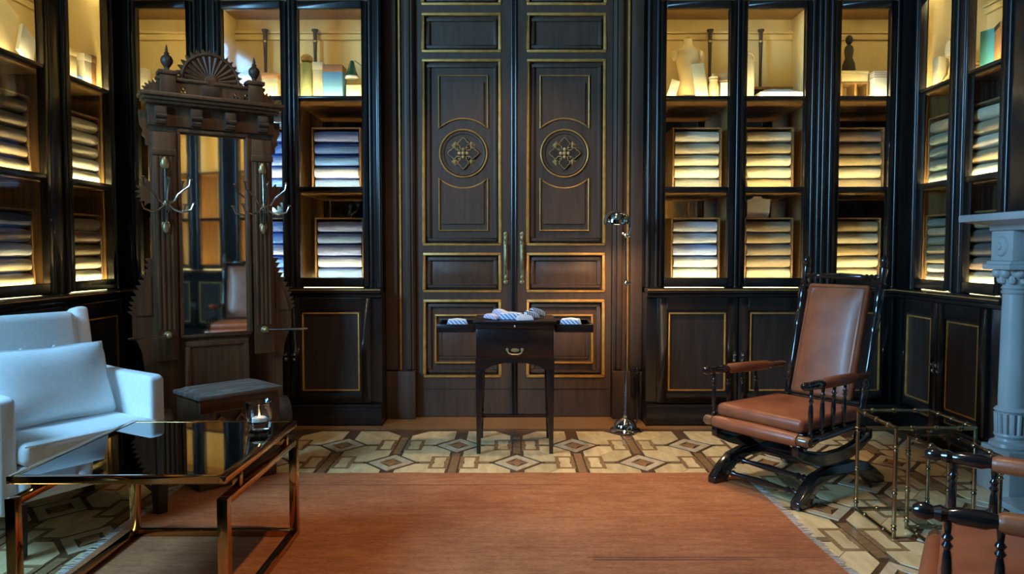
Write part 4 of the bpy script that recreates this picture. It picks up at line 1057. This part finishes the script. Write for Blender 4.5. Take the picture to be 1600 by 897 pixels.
for y in (0.185, 0.215): box(-W2 + 0.03, W2 - 0.03, y - 0.006, y + 0.006, 0.171, 0.184).build('cross_stretcher', M['mahog'], TB)
for s in (-1, 1):
    MB().tube([(s * 0.010, 0.2, 0.18), (s * 0.010, 0.2, 0.50), (s * 0.014, 0.2, 0.522), (s * 0.030, 0.2, 0.534), (s * 0.034, 0.2, 0.546)], 0.006, 8).build('centre_rod', M['mahog'], TB)
for s in (-1, 1):
    a, b = sorted((s * (W2 + 0.004), s * 0.442))
    t = MB().box(a, b, 0.02, 0.30, 0.690, 0.700).box(a, b, 0.02, 0.030, 0.700, 0.736).box(a, b, 0.29, 0.30, 0.700, 0.736)
    t.box(*sorted((s * 0.442, s * 0.432)), 0.03, 0.29, 0.700, 0.736)
    t.build('side_tray', M['mahog'], TB, bevel=0.002)
def folded(x, y, z, w, d, h, m, label, rz=0, tilt=0, cat='folded cloth'):
    t = empty('folded_cloth', (x, y, z), math.radians(rz), label, cat, 'folded cloths on the writing stand')
    T = rot('Y', tilt) if tilt else Matrix()
    prof = [(-w / 2, 0), (w / 2, 0), (w / 2 * 0.99, h * 0.35), (w / 2 * 0.80, h), (-w / 2 * 0.84, h), (-w / 2 * 1.0, h * 0.35)]
    MB().plate(prof, d, (), tr(0, d / 2, 0.001 + (abs(math.sin(math.radians(tilt))) * w / 2)) @ T @ UP).build('main_fold', m, t, bevel=0.004)
    MB().plate([(-w * 0.40, h), (w * 0.36, h), (0, h + 0.006)], d * 0.8, (), tr(0, d * 0.36, 0.001 + (abs(math.sin(math.radians(tilt))) * w / 2)) @ T @ UP).build('top_fold', M['silk_w'], t, bevel=0.0015)
    return t
z = 0.758
folded(-0.004, 4.245, z, 0.15, 0.09, 0.034, M['silk_b'], 'blue and white striped folded cloth at the middle of the stand top')
folded(0.072, 4.160, z, 0.095, 0.042, 0.027, M['silk_w'], 'plain white folded cloth right of the striped middle one', 12)
folded(-0.070, 4.350, z, 0.085, 0.07, 0.032, M['silk_l'], 'lilac striped folded cloth left of the middle, taller one', -20, 14)
folded(-0.118, 4.22, z, 0.080, 0.07, 0.022, M['silk_l'], 'low lilac folded cloth at the left end of the stand top', -12, 8)
folded(0.112, 4.265, z, 0.085, 0.05, 0.024, M['silk_n'], 'navy and white striped cloth, left of the two on the right end', 18, 18)
folded(0.148, 4.350, z, 0.095, 0.05, 0.026, M['silk_n'], 'navy and white striped cloth at the far right end of the stand top', 24, 24)
folded(-0.315, 4.27, 0.7005, 0.125, 0.12, 0.052, M['silk_b'], 'striped folded cloth in the left tray of the stand', 4)
folded(0.338, 4.27, 0.7005, 0.125, 0.12, 0.055, M['silk_b'], 'striped folded cloth in the right tray of the stand', -8)

# ------------------------------------------------------------------ chrome floor lamp
LM = empty('floor_lamp', (0.722, 4.69, 0.0005), 0, 'slender chrome floor lamp with dome shade beside the double door', 'lamp')
MB().lathe([(0.098, 0), (0.100, 0.006), (0.092, 0.018), (0.074, 0.024), (0.070, 0.045), (0.055, 0.068), (0.028, 0.082), (0.012, 0.088), (0.012, 0.10)], 28).build('base', M['chrome'], LM)
MB().lathe([(0.010, 0.10), (0.013, 0.106), (0.008, 0.112), (0.0075, 0.92), (0.010, 0.925)], 12).build('pole', M['chrome'], LM)
j = MB().sphere((0, 0, 0.945), 0.017, 12).cyl((0, 0, 0.925), (0, 0, 0.965), 0.011).cyl((-0.01, 0, 0.945), (0.030, 0, 0.945), 0.008)
j.build('lower_joint', M['chrome'], LM)
MB().cyl((0, 0, 0.962), (-0.004, 0, 1.235), 0.0065).build('upper_pole', M['chrome'], LM)
j = MB().sphere((-0.004, 0, 1.245), 0.014, 12).cyl((-0.02, 0, 1.255), (0.018, 0, 1.24), 0.008).sphere((0.018, 0, 1.24), 0.010, 10).sphere((-0.02, 0, 1.256), 0.009, 10)
j.build('upper_joint', M['chrome'], LM)
MB().tube([(0.012, 0.0, 1.245), (0.022, 0, 1.29), (0.020, 0, 1.34), (0.0, 0, 1.375), (-0.04, 0, 1.392)], 0.005, 8).build('neck', M['chrome'], LM)
sh = [(0.082, 1.318), (0.083, 1.326), (0.080, 1.352), (0.068, 1.377), (0.045, 1.394), (0.012, 1.400), (0.012, 1.394), (0.042, 1.388), (0.063, 1.372), (0.075, 1.350), (0.079, 1.320)]
MB().lathe(sh, 28, tr(-0.062, 0, 0), cap=False).build('lamp_shade', M['chrome'], LM)
MB().sphere((-0.062, 0, 1.352), 0.020, 12, (1, 1, 1.2)).build('bulb', emit('bulb_glow', (1.0, 0.72, 0.40), 6.0), LM)
bl_ = bpy.data.lights.new('floor_lamp_light', 'SPOT')
bl_.energy = 26; bl_.color = (1.0, 0.66, 0.34); bl_.spot_size = math.radians(150); bl_.spot_blend = 0.8; bl_.shadow_soft_size = 0.03
bo_ = bpy.data.objects.new('floor_lamp_light', bl_); bo_.location = (-0.062, 0, 1.322); bo_.parent = LM; COL.objects.link(bo_)
# plug box on the casing and the lamp's cord
OU = empty('power_outlet', (0.905, 4.838, 0.20), 0, 'small black socket box with plug low beside the floor lamp', 'socket')
OU.location = (0.835, 5.012, 0.17)
box(-0.03, 0.03, -0.012, 0.0, 0.0, 0.19).build('socket_plate', M['cord'], OU, bevel=0.003)
MB().cyl((0, -0.012, 0.14), (0, -0.045, 0.14), 0.016).build('plug', M['cord'], OU)
MB().lathe([(0.006, 0.15), (0.007, 0.185), (0.004, 0.19)], 8, tr(0.012, -0.02, 0)).build('chrome_tip', M['chrome'], OU)
MB().tube([(x - 0.722, y - 4.69, z) for x, y, z in [(0.835, 4.965, 0.305), (0.84, 4.94, 0.20), (0.845, 4.93, 0.06), (0.83, 4.90, 0.006), (0.80, 4.84, 0.006), (0.78, 4.78, 0.006), (0.755, 4.74, 0.006)]], 0.004, 6).build('power_cord', M['cord'], LM)

# ------------------------------------------------------------------ platform rocking chairs
def spindle(R):
    return [(0, R * 0.9), (0.06, R * 0.9), (0.08, R * 1.25), (0.12, R * 1.25), (0.14, R * 0.7), (0.20, R * 0.8), (0.36, R * 1.15), (0.5, R * 1.25), (0.64, R * 1.0), (0.70, R * 0.7), (0.74, R * 1.3), (0.78, R * 0.7), (0.82, R * 1.3), (0.86, R * 0.7), (0.93, R * 0.9), (1, R * 0.9)]
def make_rocker(label):
    R = empty('rocking_chair', (0, 0, 0), 0, label, 'rocking chair', 'ebonised platform rocking chairs')
    # posts
    for s in (-1, 1):
        p0 = Vector((s * 0.205, 0.505, 0.235)); p1 = Vector((s * 0.212, 0.700, 1.055))
        prof = [(0, .017), (.05, .017), (.06, .022), (.11, .022), (.12, .014), (.20, .016), (.27, .019), (.28, .024), (.30, .015), (.32, .023), (.34, .015), (.36, .022), (.38, .016), (.42, .015), (.62, .020), (.64, .024), (.66, .017), (.70, .022), (.72, .015), (.78, .019), (.80, .024), (.86, .024), (.88, .016), (.90, .023), (.92, .016), (1, .020)]
        q = MB().turned(p0, p1, prof, 12).build('back_post', M['ebony'], R)
        MB().lathe([(.012, 0), (.022, .008), (.012, .016), (.020, .034), (.016, .052), (.006, .064), (.002, .072)], 12, tr(*p1)).build('finial', M['ebony'], q)
    tp = MB().turned((-0.205, 0.683, 1.012), (0.205, 0.683, 1.012), [(0, .010), (.03, .010), (.05, .016), (.08, .009), (.11, .016), (.14, .009), (.17, .016), (.20, .010), (.24, .014), (.5, .018), (.76, .014), (.80, .010), (.83, .016), (.86, .009), (.89, .016), (.92, .009), (.95, .016), (.97, .010), (1, .010)], 12)
    tp.build('top_rail', M['ebony'], R)
    # back pad
    ang = math.degrees(math.atan2(0.150, 0.565))
    T = tr(0, 0.520, 0.405) @ rot('X', -ang)
    pad = MB().box(-0.168, 0.168, -0.022, 0.022, 0, 0.585, T)
    b = pad.build('backrest', M['leather'], R, bevel=0.018, seg=3)
    face = MB().pillow(0.138, 0.265, 0.016, T @ tr(0, -0.022, 0.292) @ UP, 12, 16, 0.0)
    face.build('back_cushion', M['leather'], b)
    MB().tube([T @ Vector(p) for p in ((-0.150, -0.020, 0.02), (-0.150, -0.020, 0.565), (0.150, -0.020, 0.565), (0.150, -0.020, 0.02))], 0.006, 6).build('welt', M['leather'], b)
    box(-0.15, 0.15, -0.002, 0.010, 0.56, 0.575, T).build('back_slat', M['ebony'], b)
    for z in (0.0, 0.575):
        w = Vector((0, 0, z)); a = T @ Vector((-0.205, 0.012, z)); c = T @ Vector((0.205, 0.012, z))
        MB().cyl(a, c, 0.012, None, 10).build('back_rail', M['ebony'], R)
    # seat
    MB().box(-0.235, 0.235, 0.02, 0.52, 0.300, 0.328).build('seat_frame', M['ebony'], R, bevel=0.004)
    sc = MB().box(-0.240, 0.240, 0.005, 0.50, 0.328, 0.395)
    sc = sc.build('seat_cushion', M['leather'], R, bevel=0.026, seg=4)
    MB().pillow(0.215, 0.225, 0.016, tr(0, 0.255, 0.393), 14, 14, 0.0).build('seat_crown', M['leather'], sc)
    fr = MB().turned((-0.232, -0.008, 0.306), (0.232, -0.008, 0.306), [(0, .026), (.02, .030), (.5, .033), (.98, .030), (1, .026)], 14).build('front_roll', M['leather'], R)
    for s in (-1, 1): MB().turned((s * 0.230, -0.008, 0.306), (s * 0.292, -0.008, 0.306), [(0, .020), (.15, .026), (.3, .022), (.8, .026), (1, .018)], 12).build('roll_end', M['armwood'], fr)
    for s in (-1, 1):
        # side rail, arm, spindles
        MB().turned((s * 0.268, 0.0, 0.302), (s * 0.222, 0.505, 0.312), [(0, .017), (.1, .017), (.12, .021), (.2, .016), (.5, .019), (.8, .016), (.88, .021), (.9, .017), (1, .017)], 10).build('side_rail', M['ebony'], R)
        a0 = Vector((s * 0.275, -0.045, 0.553)); a1 = Vector((s * 0.232, 0.545, 0.545))
        pt = lambda t: a0.lerp(a1, t)
        A = MB().turned(pt(0), pt(0.30), [(0, .010), (.06, .019), (.16, .021), (.24, .015), (.32, .020), (.40, .014), (.5, .020), (.8, .022), (.9, .016), (1, .018)], 12).build('armrest', M['ebony'], R)
        MB().turned(pt(0.28), pt(0.78), [(0, .018), (.04, .024), (.5, .026), (.96, .024), (1, .018)], 14).build('arm_pad', M['leather'], A)
        MB().turned(pt(0.77), pt(1.0), [(0, .016), (.2, .020), (.3, .014), (.8, .017), (1, .012)], 10).build('arm_end', M['armwood'], A)
        for t in (0.12, 0.29, 0.46, 0.63):
            q = pt(t); w = s * (0.268 - 0.046 * (q.y / 0.505))
            MB().turned((w, q.y, 0.312), (q.x, q.y, q.z - 0.012), spindle(0.0095), 9).build('spindle', M['ebony'], R)
        # rocker
        arc = []
        for i in range(15):
            t = i / 14; y = -0.02 + 0.60 * t; z = 0.235 - 0.085 * math.sin(PI * t) ** 0.9
            arc.append((y, z))
        outl = arc + [(y, z + 0.046 + 0.018 * math.sin(PI * i / 14)) for i, (y, z) in reversed(list(enumerate(arc)))]
        Tm = Matrix(((0, 0, 1, s * 0.225 - 0.016), (1, 0, 0, 0), (0, 1, 0, 0), (0, 0, 0, 1)))
        MB().plate(outl, 0.032, (), Tm).build('rocker', M['ebony'], R, bevel=0.004)
        for y in (0.03, 0.50): MB().turned((s * 0.232, y, 0.255 if y < .1 else .25), (s * 0.240, y, 0.302), [(0, .014), (.3, .018), (.5, .012), (1, .014)], 9).build('short_leg', M['ebony'], R)
        # platform runner with arched foot
        yo = [(-0.03, 0.0), (0.065, 0.0), (0.10, 0.045), (0.16, 0.085), (0.24, 0.100), (0.38, 0.100), (0.46, 0.085), (0.53, 0.045), (0.57, 0.0), (0.68, 0.0), (0.675, 0.035), (0.60, 0.085), (0.52, 0.130), (0.42, 0.150), (0.20, 0.150), (0.10, 0.130), (0.03, 0.085), (-0.028, 0.030)]
        Tm = Matrix(((0, 0, 1, s * 0.232 - 0.022), (1, 0, 0, 0), (0, 1, 0, 0), (0, 0, 0, 1)))
        MB().plate(yo, 0.044, (), Tm).build('base_runner', M['ebony'], R, bevel=0.004)
    for y, z in ((0.035, 0.055), (0.115, 0.105), (0.56, 0.085)):
        MB().turned((-0.225, y, z), (0.225, y, z), [(0, .011), (.08, .011), (.10, .017), (.13, .010), (.16, .017), (.2, .010), (.5, .016), (.8, .010), (.84, .017), (.87, .010), (.9, .017), (.92, .011), (1, .011)], 10).build('stretcher', M['ebony'], R)
    MB().box(-0.20, 0.20, 0.27, 0.33, 0.115, 0.145).build('base_board', M['ebony'], R, bevel=0.004)
    return R
R1 = make_rocker('ebonised rocking chair with tan leather, whole in view, in front of the corner cabinet')
R1.location = (1.14, 3.44, 0.0062); R1.rotation_euler = (0, 0, math.radians(-55.2))
R2 = copy_tree(R1)
R2['label'] = 'tan leather rocking chair cut off by the lower right corner of the picture'
R2.location = (1.10, 1.885, 0.0062); R2.rotation_euler = (0, 0, math.radians(-121.7))

# ------------------------------------------------------------------ nest of brass tables
def nest(x0, x1, y0, y1, H, label):
    t = empty('nesting_table', ((x0 + x1) / 2, (y0 + y1) / 2, 0), 0, label, 'table', 'nest of bamboo style brass tables')
    w, d = (x1 - x0) / 2, (y1 - y0) / 2
    r = 0.008
    for sx in (-1, 1):
        for sy in (-1, 1):
            l = MB().cyl((sx * w, sy * d, 0.0), (sx * w, sy * d, H - r), r, None, 10)
            for f in (0.10, 0.42, 0.80): l.turned((sx * w, sy * d, H * f - 0.012), (sx * w, sy * d, H * f + 0.012), [(0, r), (.2, r * 1.5), (.4, r), (.6, r), (.8, r * 1.5), (1, r)], 10)
            l.build('leg', M['antique'], t)
    def rail(p0, p1, nm, fs):
        l = MB().cyl(p0, p1, r, None, 10); p0 = Vector(p0); p1 = Vector(p1); dd = (p1 - p0).normalized()
        for f in fs:
            c = p0.lerp(p1, f); l.turned(c - dd * 0.01, c + dd * 0.01, [(0, r), (.3, r * 1.5), (.7, r * 1.5), (1, r)], 10)
        l.build(nm, M['antique'], t)
    for s in (-1, 1):
        rail((s * w, -d, H - r), (s * w, d, H - r), 'top_rail', (0.2, 0.5, 0.8))
        rail((s * w, -d, r), (s * w, d, r), 'floor_rail', (0.25, 0.75))
    rail((-w, d, H - r), (w, d, H - r), 'top_rail', (0.2, 0.5, 0.8)); rail((-w, -d, H - r), (w, -d, H - r), 'top_rail', (0.2, 0.5, 0.8))
    rail((-w, d, r), (w, d, r), 'floor_rail', (0.3, 0.7))
    box(-w + 0.004, w - 0.004, -d + 0.004, d - 0.004, H - 0.013, H - 0.007).build('glass_top', M['tableglass'], t)
    return t
nest(1.525, 1.840, 2.915, 3.240, 0.455, 'brass bamboo style glass table, the taller of the nest by the rocking chair')
nest(1.632, 1.800, 2.700, 3.020, 0.400, 'smaller brass glass table half pulled out from under the taller one')

# ------------------------------------------------------------------ white armchair and its pillow
AC = empty('armchair', (-1.68, 2.95, 0.0054), math.radians(58.5), 'white linen armchair with dark block legs against the left wall', 'armchair')
MB().box(-0.27, 0.27, 0.0, 0.62, 0.20, 0.335).build('seat_base', M['white_uph'], AC, bevel=0.02, seg=3)
sc = MB().box(-0.268, 0.268, -0.012, 0.56, 0.335, 0.425).build('seat_cushion', M['white_uph'], AC, bevel=0.03, seg=4)
MB().tube([(-0.262, -0.010, 0.415), (0.262, -0.010, 0.415)], 0.004, 6).build('welt', M['white_uph'], sc)
for s in (-1, 1):
    a = [(0.030, 0.16), (0.030, 0.592), (0.06, 0.602), (0.30, 0.605), (0.55, 0.615), (0.64, 0.62), (0.64, 0.16)]
    Tm = Matrix(((0, 0, 1, s * 0.300 - 0.034), (1, 0, 0, 0), (0, 1, 0, 0), (0, 0, 0, 1)))
    MB().plate(a, 0.068, (), Tm).build('arm', M['white_uph'], AC, bevel=0.016, seg=3)
T = tr(0, 0.555, 0.34) @ rot('X', -11)
MB().box(-0.330, 0.330, 0.03, 0.13, -0.14, 0.535, T).build('back_frame', M['white_uph'], AC, bevel=0.024, seg=3)
MB().box(-0.265, 0.265, -0.07, 0.05, 0.06, 0.525, T).build('back_cushion', M['white_uph'], AC, bevel=0.04, seg=4)
for s in (-1, 1): MB().box(*sorted((s * 0.332, s * 0.268)), -0.045, 0.05, 0.14, 0.545, T).build('back_wing', M['white_uph'], AC, bevel=0.02, seg=3)
for s in (-1, 0, 1): MB().sphere(T @ Vector((s * 0.14, -0.068, 0.36)), 0.012, 10, (1, 0.5, 1)).build('tuft_button', M['white_uph'], AC)
for sx in (-1, 1):
    for y in (0.01, 0.58): MB().frust((sx * 0.285 - 0.022, sx * 0.285 + 0.022, y - 0.022, y + 0.022), (sx * 0.285 - 0.027, sx * 0.285 + 0.027, y - 0.027, y + 0.027), 0.0, 0.205).build('leg', M['darkleg'], AC, bevel=0.003)
PW = empty('pillow', RZ(AC) @ Vector((0.0, 0.27, 0.428 + 0.003)), AC.rotation_euler.z, 'plump white lumbar pillow standing on the white armchair seat', 'pillow')
Tp = tr(0, 0.055, 0.150) @ rot('X', -20) @ UP
MB().pillow(0.258, 0.165, 0.072, Tp, 26, 18, 0.05).build('cover', M['white_uph'], PW)
rimp = []
for i in range(48):
    a = 2 * PI * i / 48
    u = math.copysign(abs(math.cos(a)) ** 0.25, math.cos(a)); v_ = math.copysign(abs(math.sin(a)) ** 0.25, math.sin(a))
    rimp.append(Tp @ Vector((u * 0.258 * (1 - 0.05 * (1 - abs(v_))), v_ * 0.165 * (1 - 0.075 * (1 - abs(u))), 0)))
MB().tube(rimp, 0.004, 6, closed=True).build('welt', M['white_uph'], PW)

# ------------------------------------------------------------------ brass coffee table
CT = empty('coffee_table', (-1.195, 2.58, 0), 0, 'copper brass framed coffee table with a dark smoked glass top', 'table')
w, d = 0.320, 0.360; b_ = 0.016; zf = 0.0062
def bar(x0, x1, y0, y1, z0, z1, nm, m=M['bronze']): return box(x0, x1, y0, y1, z0, z1).build(nm, m, CT, bevel=0.0015)
for sx in (-1, 1):
    for sy in (-1, 1):
        bar(sx * w - b_, sx * w + b_, sy * d - b_, sy * d + b_, zf, 0.402, 'leg')
        bar(sx * w - b_ * .8, sx * w + b_ * .8, sy * (d - 0.115) - b_ * .8, sy * (d - 0.115) + b_ * .8, 0.402, 0.446, 'riser')
    bar(sx * w - b_, sx * w + b_, -d + b_, d - b_, 0.378, 0.402, 'upper_rail')
    bar(sx * w - b_, sx * w + b_, -d + b_, d - b_, zf, zf + 0.024, 'floor_rail')
    bar(-w + b_, w - b_, sx * d - b_, sx * d + b_, zf, zf + 0.024, 'floor_rail')
bar(-w + b_, w - b_, d - b_, d + b_, 0.378, 0.402, 'upper_rail')
tf = frame_path(-w - 0.004, w + 0.004, 0, 1, 0.02, 0, 1, MB())
tf = MB()
for s in (-1, 1):
    tf.box(s * w - 0.012, s * w + 0.012, -d - 0.012, d + 0.012, 0.446, 0.470)
    tf.box(-w + 0.012, w - 0.012, s * d - 0.012, s * d + 0.012, 0.446, 0.470)
tf.build('top_frame', M['bronze'], CT, bevel=0.002)
box(-w + 0.012, w - 0.012, -d + 0.012, d - 0.012, 0.458, 0.4685).build('glass_top', M['smoke'], CT)
# candle glass
CG = empty('candle_holder', (-0.962, 2.80, 0.4712), 0, 'clear glass tealight holder with a burning candle on the coffee table', 'candle holder')
MB().lathe([(0.034, 0), (0.040, 0.004), (0.052, 0.080), (0.055, 0.105), (0.052, 0.108), (0.046, 0.100), (0.040, 0.035), (0.030, 0.026), (0.002, 0.024)], 28).build('glass_cup', M['clearglass'], CG)
MB().lathe([(0.027, 0.0265), (0.027, 0.044), (0.024, 0.046)], 20).build('tealight', M['ivory'], CG)
MB().lathe([(0.001, 0.044), (0.0035, 0.048), (0.003, 0.052), (0.0006, 0.060)], 10).build('flame', M['flame'], CG)

# ------------------------------------------------------------------ marble fireplace on the right wall
FP = empty('fireplace', (2.50, 2.72, 0), math.radians(-90), 'grey white marble fireplace with column and mantel shelf at the right edge', 'fireplace')
# local: x -> -y world, y -> +x world (into the wall); room side is -y
LW = 0.86
MB().box(-LW, LW, -0.08, 0.018, 0.0, 1.24).build('surround', M['marble'], FP, bevel=0.006) if False else None
for s in (-1, 1):
    MB().box(*sorted((s * LW, s * (LW - 0.26))), -0.06, 0.018, 0.0, 1.10).build('jamb', M['marble'], FP, bevel=0.006)
box(-LW + 0.26, LW - 0.26, -0.06, 0.018, 0.86, 1.10).build('lintel', M['marble'], FP, bevel=0.006)
box(-LW + 0.26, LW - 0.26, -0.01, 0.015, 0.03, 0.86).build('firebox', M['black'], FP)
fz = box(-LW + 0.02, LW - 0.02, -0.135, 0.018, 1.10, 1.245).build('frieze', M['marble'], FP, bevel=0.004)
sh = MB().box(-LW - 0.01, LW + 0.01, -0.20, 0.018, 1.245, 1.270).box(-LW - 0.06, LW + 0.06, -0.32, 0.018, 1.287, 1.322)
sh.frust((-LW - 0.01, LW + 0.01, -0.20, 0.018), (-LW - 0.055, LW + 0.055, -0.31, 0.018), 1.270, 1.287)
sh.build('mantel_shelf', M['marble'], FP, bevel=0.006)
for s in (-1, 1):
    x = s * (LW - 0.08); y = -0.125
    pd = MB().box(x - 0.135, x + 0.135, -0.215, 0.018, 0.0, 0.175).box(x - 0.105, x + 0.105, -0.200, 0.018, 0.175, 0.215)
    pd.build('pedestal', M['marble'], FP, bevel=0.008)
    MB().lathe([(0.085, 0.215), (0.090, 0.225), (0.085, 0.24), (0.066, 0.25), (0.062, 0.262), (0.070, 0.275), (0.066, 0.285)], 24, tr(x, y, 0)).build('column_base', M['marble'], FP)
    fl_ = MB().lathe([(0.054, 0.285), (0.058, 0.36), (0.060, 0.385)], 24, tr(x, y, 0))
    for k in range(14):
        a = 2 * PI * k / 14; fl_.cyl((x + 0.058 * math.cos(a), y + 0.058 * math.sin(a), 0.285), (x + 0.062 * math.cos(a), y + 0.062 * math.sin(a), 0.38), 0.009, None, 6)
    fl_.build('fluted_foot', M['marble'], FP)
    MB().lathe([(0.064, 0.385), (0.072, 0.395), (0.064, 0.405), (0.055, 0.41), (0.056, 0.45), (0.053, 0.80), (0.050, 0.945), (0.056, 0.95), (0.058, 0.958), (0.050, 0.965), (0.058, 0.975), (0.050, 0.985)], 28, tr(x, y, 0)).build('column', M['marble'], FP)
    cp = MB().lathe([(0.050, 0.985), (0.056, 1.01), (0.070, 1.04), (0.080, 1.06)], 24, tr(x, y, 0))
    for k in range(8):
        a = 2 * PI * (k + 0.5) / 8
        cp.sphere((x + 0.072 * math.cos(a), y + 0.072 * math.sin(a), 1.045), 0.026, 10, (1, 1, 0.9))
        cp.sphere((x + 0.060 * math.cos(a + 0.39), y + 0.060 * math.sin(a + 0.39), 1.015), 0.018, 8, (1, 1, 1.3))
    cp.build('capital', M['marble'], FP)
    MB().box(x - 0.098, x + 0.098, -0.222, 0.0, 1.062, 1.085).box(x - 0.086, x + 0.086, -0.210, 0.0, 1.085, 1.102).build('abacus', M['marble'], FP, bevel=0.004)
    bl = box(x - 0.078, x + 0.078, -0.195, -0.130, 1.102, 1.245).build('frieze_block', M['marble'], FP, bevel=0.005)
    MB().lathe([(0.050, 0), (0.044, 0.010), (0.020, 0.012), (0.016, 0.020), (0.004, 0.022)], 16, tr(x, -0.195, 1.172) @ rot('X', 90)).build('rosette', M['marble'], bl)
    for k in range(8): MB().sphere((x + 0.032 * math.cos(k * PI / 4), -0.202, 1.172 + 0.032 * math.sin(k * PI / 4)), 0.011, 8, (1, 0.7, 1)).build('rosette_petal', M['marble'], bl)
    MB().cyl((x + s * -0.02 + 0.1 * -s, -0.062, 0.23), (x + s * -0.02 + 0.1 * -s, -0.062, 1.09), 0.022, None, 12).build('back_shaft', M['marble'], FP)
MB().box(-0.62, 0.62, -0.30, -0.06, 0.0, 0.028).build('hearth_slab', M['marble'], FP, bevel=0.004)
